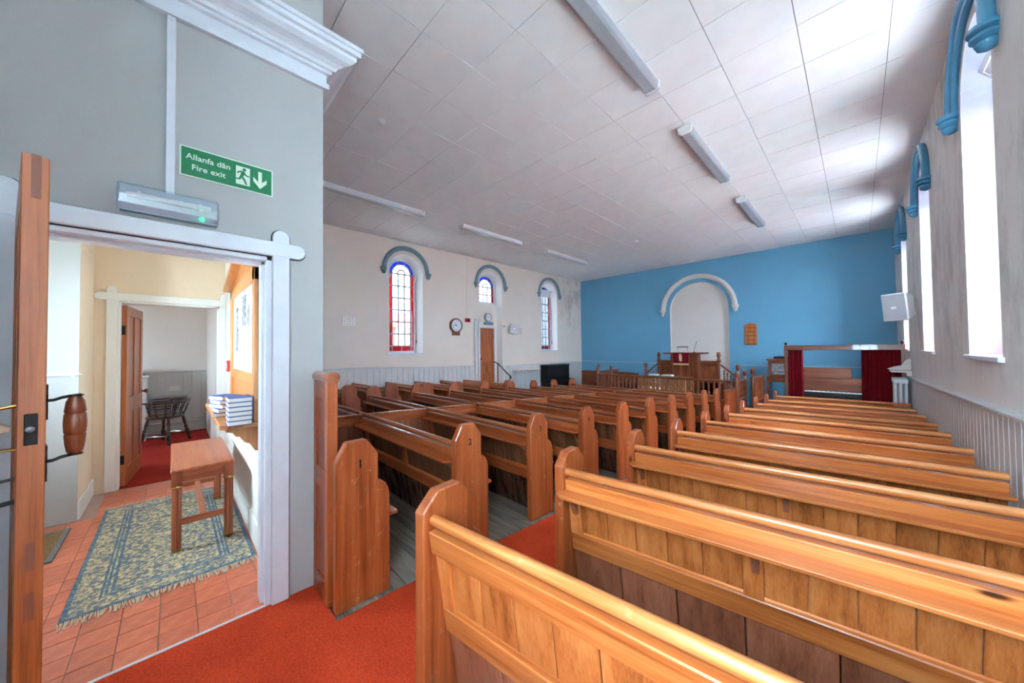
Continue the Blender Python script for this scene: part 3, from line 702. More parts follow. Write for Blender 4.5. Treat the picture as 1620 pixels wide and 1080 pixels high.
for x in (-.40, -.13, .09, .33): MB().box(x, x + .07, 11.335, 11.365, 0, 1.22 - ZF).build('bay_stile', 'mahog_z', p, bevel=.004)
MB().box(-.60, .60, 11.25, 11.75, 1.27 - ZF, 1.315 - ZF).build('desk', 'mahog_x', p, bevel=.01)
for e in (-1, 1): finial_post(MB(), e * .89, 11.64, H - .05, H + .26, .055).build('newel_post', 'mahog_z', p, smooth=True)
for e in (-1, 1):       # stairs at both sides
    for k in range(4): MB().box(*sorted((e * .93, e * (1.35 - .1 * k))), 11.75, 12.7, .17 * k, .17 * (k + 1)).build('stair_step', 'mahog_x', p)
    xf = lambda u, v, z, e=e: (e * (.93 + u * .42), 11.68 + v, H - .12 - u * .36 + z)
    MB(xf).box(0, 1, -.03, .03, -.03, .03).build('stair_rail', 'mahog_x', p)
    for k in range(1, 5):
        u = k / 5; MB().lathe([(r * .8, h * (H - .2 - u * .36)) for r, h in BAL], (e * (.93 + u * .42), 11.68, .0), 8).build('stair_baluster', 'mahog_z', p, smooth=True)
    finial_post(MB(), e * 1.37, 11.68, 0, .96 - ZF, .055).build('newel_post', 'mahog_z', p, smooth=True)
fall = thing('pulpit_fall', 'burgundy pulpit cloth with a gold monogram and fringe', 'cloth', (PX - .06, 11.24, 0))
MB().box(-.22, .24, -.012, 0, .98, 1.31).build('cloth', 'fall', fall); MB().box(-.22, .24, -.014, -.002, .93, .98).build('fringe', 'gilt', fall)
m = MB().box(-.035, -.012, -.018, -.011, 1.06, 1.26).box(.02, .043, -.018, -.011, 1.06, 1.26).box(-.05, .06, -.018, -.011, 1.15, 1.172).box(-.05, 0, -.018, -.011, 1.245, 1.265).box(.005, .06, -.018, -.011, 1.055, 1.075).box(-.005, .012, -.02, -.011, 1.03, 1.28)
m.build('monogram', 'gilt', fall)
st = thing('book_rest', 'small wooden book rest with metal legs on the pulpit desk', 'book rest', (PX - .06, 11.45, 1.326))
MB().box(-.17, .17, -.03, .03, .15, .18).build('ledge', 'mahog_x', st, bevel=.006)
for x in (-.15, .15): MB().tube([(x, 0, .15), (x, 0, .06), (x * 1.1, -.03, 0)], .009, 6).build('leg', 'steel', st)
mc = thing('microphone', 'thin black gooseneck microphone on the pulpit desk', 'microphone', (PX + .29, 11.40, 1.315))
MB().tube([(0, 0, 0), (.01, 0, .12), (.05, 0, .25), (.09, 0, .36)], .007, 6).build('gooseneck', 'black', mc); MB().lathe([(.03, 0), (.03, .015), (.008, .02)], (0, 0, 0), 10).build('base', 'black', mc)
t = thing('communion_table', 'light wooden communion table inside the balustrade', 'table', (-4.2, 10.75, ZF))
MB().box(-.75, .75, -.3, .3, .93, .97).build('table_top', 'mahog_x', t, bevel=.008); MB().box(-.68, .68, -.25, -.22, .5, .93).build('front_panel', 'oak_x', t)
for x in (-.66, .66):
    for y in (-.24, .24): MB().box(x - .03, x + .03, y - .03, y + .03, 0, .93).build('leg', 'oak_z', t, bevel=.004)
for k, (x, w) in enumerate(((-.32, .3), (.1, .34))):
    b = thing('open_book', 'white open book lying %s the communion table' % ('towards the piano on' if k == 0 else 'beside the microphone end of'), 'book', (-4.2 + x, 10.72, ZF + .971))
    MB().box(-w / 2, w / 2, -.12, .12, 0, .012).build('cover', 'black', b); MB().prism([(-w / 2 + .01, .012), (w / 2 - .01, .012), (w / 2 - .03, .05), (.02, .055), (0, .03), (-.02, .055), (-w / 2 + .03, .05)], 'y', -.11, .11).build('pages', 'paper', b)
# hymn board
hb = thing('hymn_board', 'wooden hymn board with slatted rows on the blue wall', 'hymn board', (-2.36, YB - .03, 1.53))
MB().prism([(-.16, 0), (.16, 0), (.16, .62), (.09, .67), (0, .69), (-.09, .67), (-.16, .62)], 'y', 0, .028).build('backing', 'pine_z', hb, bevel=.004)
for k in range(5): MB().box(-.15, .15, -.016, 0, .03 + k * .125, .05 + k * .125).build('slat', 'mahog_x', hb)
# curtained booth
bt = thing('curtained_booth', 'wooden framed booth hung with red velvet curtains beside the radiator', 'booth', (0, 10.2, ZF))
Ht = 1.49 - ZF
for x in (-1.19, .62): MB().box(x - .03, x + .03, -.03, .03, 0, Ht).build('post', 'mahog_z', bt, bevel=.004); MB().lathe([(.02, 0), (.012, .02), (.03, .045), (.03, .06), (.008, .085)], (x, 0, Ht), 10).build('finial', 'black', bt, smooth=True)
MB().box(-1.2, .64, -.035, .035, Ht - .10, Ht - .0).build('top_beam', 'mahog_x', bt, bevel=.006); MB().box(-1.21, .65, -.05, .05, Ht - .012, Ht + .012).build('beam_cap', 'mahog_x', bt, bevel=.004)
def curtain(x0, x1, parent, n):
    pts = []; k = n * 8
    for i in range(k + 1):
        u = i / k; a = u * n * 2 * math.pi; pts.append((x0 + (x1 - x0) * u + .012 * math.sin(a * 2 + 1), .03 * math.sin(a) + .01 * math.sin(a * .37)))
    q = len(pts); vs = []; zz = (.04, .6, 1.2, Ht - .1)
    for j, z in enumerate(zz): vs += [((x - (x0 + x1) / 2) * (1.04 - .05 * j / 3) + (x0 + x1) / 2, y * (1.2 - .2 * j / 3), z) for x, y in pts]
    m = MB(); m.v = vs; m.f = [(j * q + i, j * q + i + 1, (j + 1) * q + i + 1, (j + 1) * q + i) for j in range(3) for i in range(q - 1)]
    o = m.build('curtain', 'velvet', parent, smooth=True); md = o.modifiers.new('thickness', 'SOLIDIFY'); md.thickness = .006
curtain(-1.155, -.90, bt, 5); curtain(.04, .585, bt, 8)
og = thing('organ', 'dark wooden organ console behind the velvet curtains', 'organ', (-.42, 11.5, ZF))
MB().box(-.62, .72, 0, .5, 0, 1.05).build('case', 'mahog_x', og, bevel=.006); MB().box(-.6, .30, .1, .5, 1.05, 1.30).build('upper_case', 'mahog_x', og, bevel=.006)
MB().box(-.58, .68, -.22, .02, .62, .72).build('keyboard_slip', 'black', og, bevel=.004); MB().box(-.55, .65, -.20, -.02, .72, .735).build('keyboard', 'paper', og)
for k in range(13): MB().box(-.53 + k * .09, -.50 + k * .09, -.11, -.02, .735, .75).build('black_key', 'black', og)
MB().box(-.62, .72, -.015, 0, .74, .98).build('front_board', 'mahog_x', og, bevel=.004)
cb = thing('glazed_cabinet', 'small wooden cabinet with a glazed front standing beside the curtained booth', 'cabinet', (-1.56, 12.3, ZF))
MB().box(-.3, .3, -.22, .25, .85, 1.0).build('stand_top', 'mahog_x', cb, bevel=.006); MB().box(-.3, -.24, -.2, .2, 0, .85).build('leg', 'mahog_z', cb); MB().box(.24, .3, -.2, .2, 0, .85).build('leg', 'mahog_z', cb)
MB().box(-.26, .26, -.18, .22, 1.0, 1.46).build('case', 'mahog_z', cb, bevel=.006); MB().box(-.18, .18, -.19, -.178, 1.06, 1.36).build('glass_front', 'print', cb); MB().box(-.3, .3, -.22, .25, 1.46, 1.5).build('cornice', 'mahog_x', cb, bevel=.006)
MB().box(-.14, .2, -.12, .14, 1.5, 1.56).build('lid_box', 'black', cb, bevel=.004)

# ------------------------------------------------------------------ ceiling fittings
def batten(x, y0, y1, mat, label):
    t = thing('fluorescent_light', label, 'light', (x, y0, ZC - .004), group='fluorescent ceiling lights')
    L = y1 - y0
    MB().box(-.045, .045, .02, L - .02, -.05, 0).build('spine', 'plasticw', t, bevel=.004)
    MB().prism([(-.085, -.045), (.085, -.045), (.075, -.10), (.05, -.115), (-.05, -.115), (-.075, -.10)], 'y', .03, L - .03).build('diffuser', mat, t, bevel=.004)
    for a, b in ((0, .03), (L - .03, L)): MB().prism([(-.088, -.02), (.088, -.02), (.08, -.105), (.05, -.12), (-.05, -.12), (-.08, -.105)], 'y', a, b).build('end_cap', 'plasticw', t)
for k, (a, b) in enumerate(((1.80, 3.77), (4.78, 6.76), (7.88, 9.93))):
    w = ('over the rear pews', 'over the middle of the room', 'towards the pulpit')[k]
    batten(-1.55, a, b, 'lensgrey', 'grey fluorescent batten %s, above the carpet aisle' % w)
    batten(-6.48, a, b, 'diffuser', 'white fluorescent batten %s, towards the clock wall' % w)
for k, (x, y) in enumerate(((-4.24, 1.87), (-4.26, 9.1))):
    t = thing('smoke_detector', 'small white smoke detector on the ceiling %s' % ('over the rear pews' if k == 0 else 'in front of the pulpit'), 'smoke detector', (x, y, ZC))
    MB().lathe([(.055, -.004), (.055, -.02), (.045, -.026)], (0, 0, 0), 18).build('base', 'plasticw', t, smooth=True); MB().lathe([(.04, -.024), (.036, -.045), (.02, -.052), (.001, -.053)], (0, 0, 0), 18).build('sensor', 'plasticw', t, smooth=True)

# ------------------------------------------------------------------ fire exit sign and emergency light
sg = thing('fire_exit_sign', 'green fire exit sign with a running man and down arrow', 'sign', (XV, .218, 2.508))
RX = (R(90), 0, R(90))
MB().box(.004, .010, -.203, .203, -.08, .08).build('plate', 'signpale', sg, bevel=.001); MB().box(.010, .0112, -.196, .196, -.073, .073).build('green_face', 'green', sg)
text('lettering', 'Allanfa d\u00e2n', 'signpale', sg, (.0116, -.087, .027), RX, .0415, .0005); text('lettering', 'Fire exit', 'signpale', sg, (.0116, -.087, -.027), RX, .0415, .0005)
pg = MB().box(.0112, .0122, .028, .092, -.052, .052).build('pictogram_field', 'signpale', sg)
man = MB(); X0, X1 = .0122, .0128
man.prism([(.066 + .009 * math.cos(i * math.pi / 5), .037 + .009 * math.sin(i * math.pi / 5)) for i in range(10)], 'x', X0, X1)
for poly in ([(.052, .028), (.066, .026), (.070, .016), (.060, -.006), (.046, -.004), (.05, .012)], [(.066, .026), (.074, .010), (.090, .006), (.090, .0), (.072, .002), (.062, .016)], [(.052, .028), (.038, .022), (.032, .010), (.037, .007), (.043, .016), (.054, .020)],
             [(.060, -.004), (.070, -.018), (.080, -.046), (.072, -.048), (.062, -.024), (.050, -.008)], [(.046, -.002), (.058, -.010), (.044, -.026), (.020, -.026), (.020, -.019), (.040, -.019)]): man.prism(poly, 'x', X0, X1)
man.build('running_man', 'green', sg)
MB().prism([(.131, .05), (.149, .05), (.149, -.012), (.172, .012), (.172, -.012), (.140, -.05), (.108, -.012), (.108, .012), (.131, -.012)], 'x', .0112, .0124).build('arrow', 'signpale', sg)
el = thing('emergency_light', 'clear covered emergency light unit above the door casing', 'emergency light', (XV, -.012, 2.245))
ep = [(0, -.065), (.05, -.065), (.075, -.045), (.085, 0), (.075, .05), (.045, .068), (0, .068)]
MB().box(.0, .03, -.175, .175, -.062, .062).build('tray', 'lensgrey', el); MB(lambda y, x, z: (x, y, z)).prism(ep, 'x', -.182, .182).build('clear_cover', 'lens', el, bevel=.006)
MB().cyl((.05, -.15, .015), (.05, .15, .015), .013, k=10).build('tube_lamp', 'plasticw', el, smooth=True); MB().lathe([(.006, 0), (.006, .004)], (.03, .115, -.04), 8, (1, 0, 0)).build('indicator', 'led', el)
for y in (-.11, .11): MB().box(.03, .06, y - .006, y + .006, .0, .03).build('lamp_holder', 'plasticw', el)

# ------------------------------------------------------------------ open door beside the photographer, with its hardware
HG = Vector((XV + .03, DY0 + .045, 0)); TIP = Vector((-1.60, -.252, 0)); dd = (TIP - HG); DL = dd.length; ang = math.atan2(dd.y, dd.x)
dr = struct(link('door_1', None)); dr.location = HG; dr.rotation_euler = (0, 0, ang)
th = .047
MB().box(DL - .11, DL, -th, 0, .012, 2.05).build('lock_stile', 'doorpine', dr, bevel=.002)
MB().box(0, .11, -th, 0, .012, 2.05).build('hinge_stile', 'doorpine', dr, bevel=.002)
for a, b in ((.012, .22), (.85, 1.02), (1.92, 2.05)): MB().box(.11, DL - .11, -th, 0, a, b).build('cross_rail', 'doorpine', dr, bevel=.002)
MB().box(DL / 2 - .05, DL / 2 + .05, -th, 0, .22, 1.92).build('muntin', 'doorpine', dr, bevel=.002)
for a, b in ((.11, DL / 2 - .05), (DL / 2 + .05, DL - .11)):
    for c, d in ((.22, .85), (1.02, 1.92)): MB().box(a, b, -th + .014, -.014, c, d).build('door_panel', 'doorpine', dr)
for a, b in ((1.93, 2.052), (.91, .985), (.775, .85)): MB().box(DL - .001, DL + .0006, -th * .66, -th * .3, a, b).build('tenon_end', 'dark_z', dr)
MB().box(DL, DL + .003, -th * .76, -th * .28, 1.25, 1.335).build('latch_plate', 'iron', dr, bevel=.001); MB().lathe([(.009, 0), (.008, .008), (.002, .011)], (DL + .002, -th * .55, 1.293), 10, (1, 0, 0)).build('latch_bolt', 'steel', dr, smooth=True)
hx = DL - .055
hd = MB().lathe([(.012, -.005), (.017, .002), (.02, .02), (.0225, .05), (.02, .053), (.0225, .058), (.024, .085), (.0225, .112), (.02, .115), (.0225, .12), (.019, .15), (.012, .165)], (hx, .055, 1.205), 14).build('grip', 'mahog_z', dr, smooth=True)
for z in (1.20, 1.375):
    MB().tube([(hx, .0, z - .012), (hx, .015, z - .012), (hx, .03, z - .006), (hx, .055, z - .002), (hx, .066, z - .002)], .0045, 6).lathe([(.016, 0), (.016, .005)], (hx, .055, z - .005), 10).build('handle_arm', 'iron', dr)
    MB().prism([(-.022, -.055), (.022, -.055), (.016, -.04), (.022, -.02), (.012, 0), (.022, .02), (.016, .04), (.022, .055), (-.022, .055), (-.016, .04), (-.022, .02), (-.012, 0), (-.022, -.02), (-.016, -.04)], 'y', 0, .004)
    pl = MB(lambda x, y, z_, z=z: (hx + x, y, z + z_ - .015)).prism([(-.022, -.05), (.022, -.05), (.016, -.036), (.022, -.02), (.012, 0), (.022, .02), (.016, .036), (.022, .05), (-.022, .05), (-.016, .036), (-.022, .02), (-.012, 0), (-.022, -.02), (-.016, -.036)], 'y', 0, .005).build('handle_plate', 'iron', dr)
MB().tube([(hx, -th, 1.355), (hx, -th - .03, 1.35), (hx, -th - .055, 1.325), (hx, -th - .06, 1.295), (hx, -th - .055, 1.26), (hx, -th - .03, 1.237), (hx, -th, 1.235)], .0045, 8).build('brass_handle', 'brass', dr, smooth=True)
MB().lathe([(.008, 0), (.018, .02), (.02, .04), (.012, .055), (.002, .06)], (hx - .05, -th - .01, 1.285), 12, (0, -1, .2)).build('door_knob', 'ceramic', dr, smooth=True)
for z in (1.155, 1.09): MB().cyl((hx, -th, z), (hx, -th - .03, z - .003), .004, k=6).build('bolt_end', 'iron', dr)
MB().tube([(hx, -th, 1.095), (hx, -th - .05, 1.09), (hx, -th - .12, 1.088)], .003, 6).build('cabin_hook', 'iron', dr)
for z in (.25, 1.8): MB().cyl((0, -.002, z - .04), (0, -.002, z + .04), .008, k=8).build('hinge', 'iron', dr)

# ------------------------------------------------------------------ vestibule furniture
rx0, rx1, ry0, ry1 = -5.03, -3.13, -.445, .44
MT['rug'] = rug_mat((rx1 - rx0) / 2, (ry1 - ry0) / 2)
rg = thing('patterned_rug', 'blue and cream patterned rug with fringed ends on terracotta tiles', 'rug', ((rx0 + rx1) / 2, (ry0 + ry1) / 2, .001))
hx_, hy_ = (rx1 - rx0) / 2, (ry1 - ry0) / 2
MB().box(-hx_, hx_, -hy_, hy_, 0, .010).build('pile', 'rug', rg, bevel=.003)
fr = MB(); random.seed(3)
for e in (-1, 1):
    y = -hy_
    while y < hy_:
        j = random.uniform(-.02, .02); L = random.uniform(.05, .085)
        fr.tube([(e * hx_, y, .006), (e * (hx_ + L * .5), y + j * .5, .005 + random.uniform(0, .004)), (e * (hx_ + L), y + j, .003)], .0035, 4); y += .0085
tag(fr.build('fringe', 'fringe', rg), kind='stuff')
tb = thing('side_table', 'narrow mahogany table with fluted legs and brass rings on the rug', 'table', (-4.10, .175, .0115))
tw, td, tz = .53, .185, .612
MB().box(-tw, tw, -td, td, tz - .022, tz).build('table_top', 'table_x', tb, bevel=.006)
for e in (-1, 1): MB().box(-tw + .05, tw - .05, e * (td - .02) - .01, e * (td - .02) + .01, tz - .10, tz - .022).build('apron', 'table_x', tb); MB().box(e * (tw - .03) - .01, e * (tw - .03) + .01, -td + .03, td - .03, tz - .10, tz - .022).build('apron', 'table_y', tb)
leg = MB()
pts = []
for i in range(24):
    a = 2 * math.pi * i / 24; r = .0245 + (.0 if i % 3 == 0 else .004); pts.append((r * math.cos(a), r * math.sin(a)))
leg.prism(pts, 'z', .02, .47); lm = leg.mesh('leg', 'table_z'); bk_ = MB().box(-.03, .03, -.03, .03, .485, tz - .022).mesh('leg_block', 'table_z', bevel=.003)
ring = MB().lathe([(.031, .47), (.034, .475), (.034, .485), (.031, .49)], (0, 0, 0), 18).mesh('brass_ring', 'brass', True); foot = MB().lathe([(.022, 0), (.027, .004), (.029, .025)], (0, 0, 0), 18).mesh('brass_foot', 'brass', True)
for ex in (-1, 1):
    for ey in (-1, 1):
        p = ((tw - .035) * ex, (td - .035) * ey, 0); l = link('leg', lm, tb, p)
        for nm, me in (('leg_block', bk_), ('brass_ring', ring), ('brass_foot', foot)): link(nm, me, l)
for ex in (-1, 1): MB().box(ex * (tw - .035) - .012, ex * (tw - .035) + .012, -td + .05, td - .05, .19, .235).build('stretcher', 'table_y', tb, bevel=.003)
MB().box(-tw + .045, tw - .045, -.02, .02, .195, .225).build('stretcher', 'table_x', tb, bevel=.003)
mt = thing('door_mat', 'brown coir door mat with a grey edge by the entrance', 'mat', (-4.42, -.86, .001)); MB().box(-.3, .3, -.22, .22, 0, .012).build('pile', 'mat', mt)
for a in ((-.33, -.3, -.25, .25), (.3, .33, -.25, .25), (-.3, .3, .22, .25), (-.3, .3, -.25, -.22)): MB().box(a[0], a[1], a[2], a[3], 0, .013).build('binding', 'matedge', mt)
# gabled notice board with its shelf
nb = thing('notice_board', 'oak gabled notice board with pinned papers and a shelf', 'notice board', (-3.86, .464, 0))
hw = .74
MB().box(-hw, hw, -.02, 0, 1.0, 2.14).build('backing', 'oak_z', nb)
for x in (-hw, hw - .09): MB().box(x, x + .09, -.045, -.0, .98, 2.13).build('stile', 'oak_z', nb, bevel=.004)
MB().box(-hw, hw, -.045, 0, 2.03, 2.13).build('head_rail', 'oak_x', nb, bevel=.004); MB().box(-hw + .09, hw - .09, -.04, 0, 1.24, 1.33).build('cross_rail', 'oak_x', nb, bevel=.004)
MB().prism([(-hw, 2.13), (hw, 2.13), (0, 2.30)], 'y', -.035, 0).build('gable', 'oak_x', nb)
for e in (-1, 1): MB().prism([(e * (hw + .03), 2.115), (e * (hw + .03), 2.15), (0, 2.34), (0, 2.30)], 'y', -.10, 0).build('gable_cornice', 'oak_x', nb)
MB().box(-hw + .09, hw - .09, -.024, -.018, 1.33, 2.03).build('pin_board', 'paper', nb)
for k, (x, z, w, h_, mm) in enumerate(((-.52, 1.5, .12, .42, 'paper'), (-.36, 1.5, .16, .42, 'print'), (-.16, 1.68, .2, .27, 'paper'), (.08, 1.72, .2, .27, 'print'), (.34, 1.66, .24, .3, 'paper'), (.36, 1.7, .16, .18, 'print'))):
    MB().box(x - w / 2, x + w / 2, -.0275 - .0006 * k, -.024, z, z + h_).build('notice', mm, nb)
SZ = .985
MB().prism([(-hw - .02, 0), (hw + .03, 0), (hw + .03, -.19), (hw - .02, -.235), (-hw + .03, -.235), (-hw - .02, -.19)], 'z', SZ - .035, SZ).build('shelf', 'oak_x', nb, bevel=.005)
for x in (-hw + .1, hw - .06):
    MB().prism([(0, SZ - .035), (-.2, SZ - .035), (-.195, SZ - .06), (-.16, SZ - .07), (-.14, SZ - .10), (-.12, SZ - .105), (-.09, SZ - .15), (-.06, SZ - .165), (-.03, SZ - .22), (0, SZ - .23)], 'x', x - .015, x + .015).build('scalloped_bracket', 'oak_z', nb)
def book(x, y, z, w, d, h_, rz, label, group):
    b = thing('hymn_book', label, 'book', (x, y, z), rz, group)
    MB().box(-w / 2, w / 2, -d / 2, d / 2, 0, .003).box(-w / 2, w / 2, -d / 2, d / 2, h_ - .003, h_).box(-w / 2, -w / 2 + .004, -d / 2, d / 2, 0, h_).build('cover', 'navy', b)
    MB().box(-w / 2 + .004, w / 2 - .004, -d / 2 + .004, d / 2 - .004, .003, h_ - .003).build('pages', 'paper', b)
random.seed(5)
for k in range(6): book(-3.12, .335, SZ + .001 + k * .032, .135, .19, .0315, R(-92 + random.uniform(-3, 3)), 'blue hymn book, %s up in the even stack of six on the shelf' % ORD[k], 'hymn books on the notice board shelf')
for k in range(5): book(-3.62, .30, SZ + .001 + k * .032, .135, .19, .0315, R(-80 + random.uniform(-14, 14)), 'blue hymn book, %s up in the uneven stack on the shelf' % ORD[k], 'hymn books on the notice board shelf')
rb = thing('alarm_call_point', 'red fire alarm call point on the wall beside the notice board', 'alarm', (-4.85, .464, 1.28)); MB().box(-.05, .05, -.05, 0, 0, .12).build('case', 'red', rb, bevel=.005); MB().box(-.03, .03, -.053, -.049, .03, .09).build('glass', 'paper', rb)
# pine door standing open into the far room
d2 = struct(link('door_2', None)); d2.location = (-5.80, -.413, 0); d2.rotation_euler = (0, 0, math.atan2(.09, -.83))
for a, b in ((0, .1), (.70, .80)): MB().box(a, b, -.04, .0, .01, 2.03).build('stile', 'doorpine', d2, bevel=.002)
for a, b in ((.01, .2), (.80, .98), (1.92, 2.03)): MB().box(.1, .70, -.04, 0, a, b).build('cross_rail', 'doorpine', d2, bevel=.002)
MB().box(.36, .44, -.04, 0, .2, 1.92).build('muntin', 'doorpine', d2, bevel=.002)
for a, b in ((.1, .36), (.44, .7)):
    for c, e in ((.2, .8), (.98, 1.92)): MB().box(a, b, -.03, -.012, c, e).build('door_panel', 'doorpine', d2)
for z in (.25, 1.7): MB().box(-.004, .004, -.03, 0, z, z + .1).build('hinge', 'iron', d2)
MB().lathe([(.015, 0), (.012, .02), (.028, .04), (.028, .055), (.01, .065)], (.75, -.04, 1.0), 12, (0, -1, 0)).lathe([(.015, 0), (.012, .02), (.028, .04), (.028, .055), (.01, .065)], (.75, 0, 1.0), 12, (0, 1, 0)).build('door_knob', 'mahog_y', d2, smooth=True)
MB().box(.715, .785, .0, .004, .9, 1.12).build('finger_plate', 'iron', d2)

# captain's chair
ch = thing('captains_chair', 'dark turned wooden armchair with a spindle back on red carpet', 'chair', (-8.08, -.08, .002), R(-35))
MB().prism([(.24 * math.cos(a) * (1.05 if math.sin(a) < 0 else .95), .235 * math.sin(a)) for a in [2 * math.pi * i / 28 for i in range(28)]], 'z', .42, .455).build('seat', 'stain_x', ch, smooth=True, bevel=.01)
LEGP = [(.016, 0), (.02, .03), (.014, .06), (.024, .11), (.026, .16), (.015, .2), (.022, .235), (.014, .26), (.02, .33), (.016, .43)]
for ex in (-1, 1):
    for ey in (-1, 1):
        d = Vector((-.07 * ex, -.06 * ey, .43)); l = d.length; MB().lathe([(r * 1.15, h / .43 * l) for r, h in LEGP], (.22 * ex, .2 * ey, 0), 12, d).build('leg', 'stain_z', ch, smooth=True)
for ex in (-1, 1): MB().tube([(ex * .198, -.18, .14), (ex * .198, 0, .145), (ex * .198, .18, .14)], [.009, .018, .009], 8).build('stretcher', 'stain_y', ch, smooth=True)
MB().tube([(-.198, 0, .145), (0, 0, .145), (.198, 0, .145)], [.009, .018, .009], 8).build('stretcher', 'stain_x', ch, smooth=True)
arc = [R(-28 + 236 * i / 22) for i in range(23)]
ap = [(.29 * math.cos(a), .27 * math.sin(a), .672) for a in arc]
m = MB(); q = 4
for i, (x, y, z) in enumerate(ap): m.v += [(x * .91, y * .91, z), (x * 1.1, y * 1.1, z), (x * 1.1, y * 1.1, z + .024), (x * .91, y * .91, z + .024)]
m.f = [(i * q + j, i * q + (j + 1) % q, (i + 1) * q + (j + 1) % q, (i + 1) * q + j) for i in range(22) for j in range(q)] + [(0, 1, 2, 3), tuple(22 * q + j for j in range(q))]
m.build('arm_bow', 'stain_x', ch, bevel=.004)
for i in range(9):
    a = R(-18 + 216 * i / 8); p0 = Vector((.215 * math.cos(a), .205 * math.sin(a), .45)); p1 = Vector((.29 * math.cos(a), .27 * math.sin(a), .675)); d = p1 - p0
    MB().lathe([(.009, 0), (.011, .03), (.016, .06), (.009, .08), (.017, .11), (.009, .135), (.016, .165), (.009, .2), (.009, d.length)], tuple(p0), 10, d).build('spindle', 'stain_z', ch, smooth=True)
cp = thing('corner_cupboard', 'white painted low cupboard behind the open pine door', 'cupboard', (-8.72, -.62, .002))
MB().box(-.24, .24, -.4, .3, 0, 1.06).build('carcass', 'dado', cp, bevel=.004); MB().box(-.25, .26, -.42, .31, 1.06, 1.085).build('top', 'dado', cp, bevel=.004); dd_ = MB().box(.24, .258, -.32, .22, .12, 1.0).build('door', 'dado', cp, bevel=.004); MB().lathe([(.008, 0), (.014, .015), (.004, .022)], (.258, .1, .6), 10, (1, 0, 0)).build('knob', 'iron', dd_)
bx = thing('cardboard_box', 'white cardboard box on top of the low cupboard', 'box', (-8.70, -.5, 1.088)); MB().box(-.12, .12, -.12, .12, 0, .15).build('carton', 'plasticw', bx, bevel=.004); MB().box(-.02, .02, -.121, .121, .001, .152).build('tape', 'fringe', bx)
ht = thing('wall_heater', 'grey electric wall heater behind the wooden armchair', 'heater', (-8.985, -.02, .42)); MB().box(.0, .12, -.26, .22, 0, .26).build('case', 'steel', ht, bevel=.01)
for k in range(5): MB().box(.12, .125, -.24, .2, .04 + k * .045, .06 + k * .045).build('grille_slat', 'black', ht)
so_ = thing('wall_socket', 'white double socket on the boarding above the heater', 'socket', (-8.985, .02, .78)); MB().box(0, .02, -.07, .07, 0, .09).build('plate', 'plasticw', so_, bevel=.004); MB().box(.02, .024, -.05, .05, .06, .075).build('switch', 'paper', so_)
pp = thing('heating_pipe', 'white heating pipe running along the skirting of the far room', 'pipe', (-8.93, 0, .2)); MB().cyl((0, -.30, 0), (0, .46, 0), .022, k=10).build('pipe', 'dado', pp, smooth=True)
for y in (-.1, .4): MB().box(-.045, .0, y, y + .02, -.03, .03).build('bracket', 'dado', pp)

# ------------------------------------------------------------------ along the clock wall
vd = struct(link('door_3', None)); vd.location = (XL - .24, 7.58, .16)
for e in (-1, 1): MB().box(-.1, .05, e * .34 - .025, e * .34 + .025, 0, 2.09).build('door_post', 'gloss', vd, bevel=.004)
MB().box(-.1, .05, -.365, .365, 2.04, 2.1).build('door_head', 'gloss', vd, bevel=.004)
MB().box(-.06, -.02, -.315, .315, .0, 2.04).build('leaf', 'doorpine', vd)
for a, b in ((-.315, -.23), (.23, .315)): MB().box(-.02, -.005, a, b, 0, 2.04).build('stile', 'doorpine', vd, bevel=.003)
for a, b in ((0, .15), (.75, .9), (1.92, 2.04)): MB().box(-.02, -.006, -.23, .23, a, b).build('cross_rail', 'doorpine', vd, bevel=.003)
for e in (-1, 1):
    A = [math.pi / 2 * i / 8 for i in range(9)]
    MB().tube([(.0, e * (.12 - .12 * math.sin(a) * .95), .45 + .22 * (1 - math.cos(a)) + .1 * math.sin(a)) for a in A] , .012, 6).build('carved_arch', 'dark_z', vd); MB().box(-.01, .006, e * .12 - .01, e * .12 + .01, .15, .47).build('carved_shaft', 'dark_z', vd)
MB().lathe([(.02, 0), (.012, .02), (.03, .04), (.02, .06)], (-.005, -.27, 1.0), 10, (1, 0, 0)).build('door_knob', 'iron', vd, smooth=True)
for z in (.3, 1.7): MB().box(-.01, .0, .30, .33, z, z + .14).build('hinge', 'iron', vd)
stp = thing('door_steps', 'wooden steps up to the vestry door in the wall recess', 'steps', (XL, 7.58, ZF))
for k in range(3): MB().box(-.2, .75 - .25 * k, -.4, .09, .17 * k, .17 * (k + 1)).build('step', 'pine_y', stp, bevel=.006)
hr = thing('handrail', 'black iron handrail beside the vestry door steps', 'handrail', (XL + .06, 7.72, ZF))
MB().tube([(-.1, 0, 1.42), (.1, 0, 1.38), (.62, 0, 1.02), (.72, 0, .98), (.72, 0, .9)], .018, 8).build('rail', 'black', hr, smooth=True)
for x, h_ in ((.1, 1.37), (.68, 1.0)): MB().cyl((x, 0, 0), (x, 0, h_), .015, k=8).build('standard', 'black', hr, smooth=True)
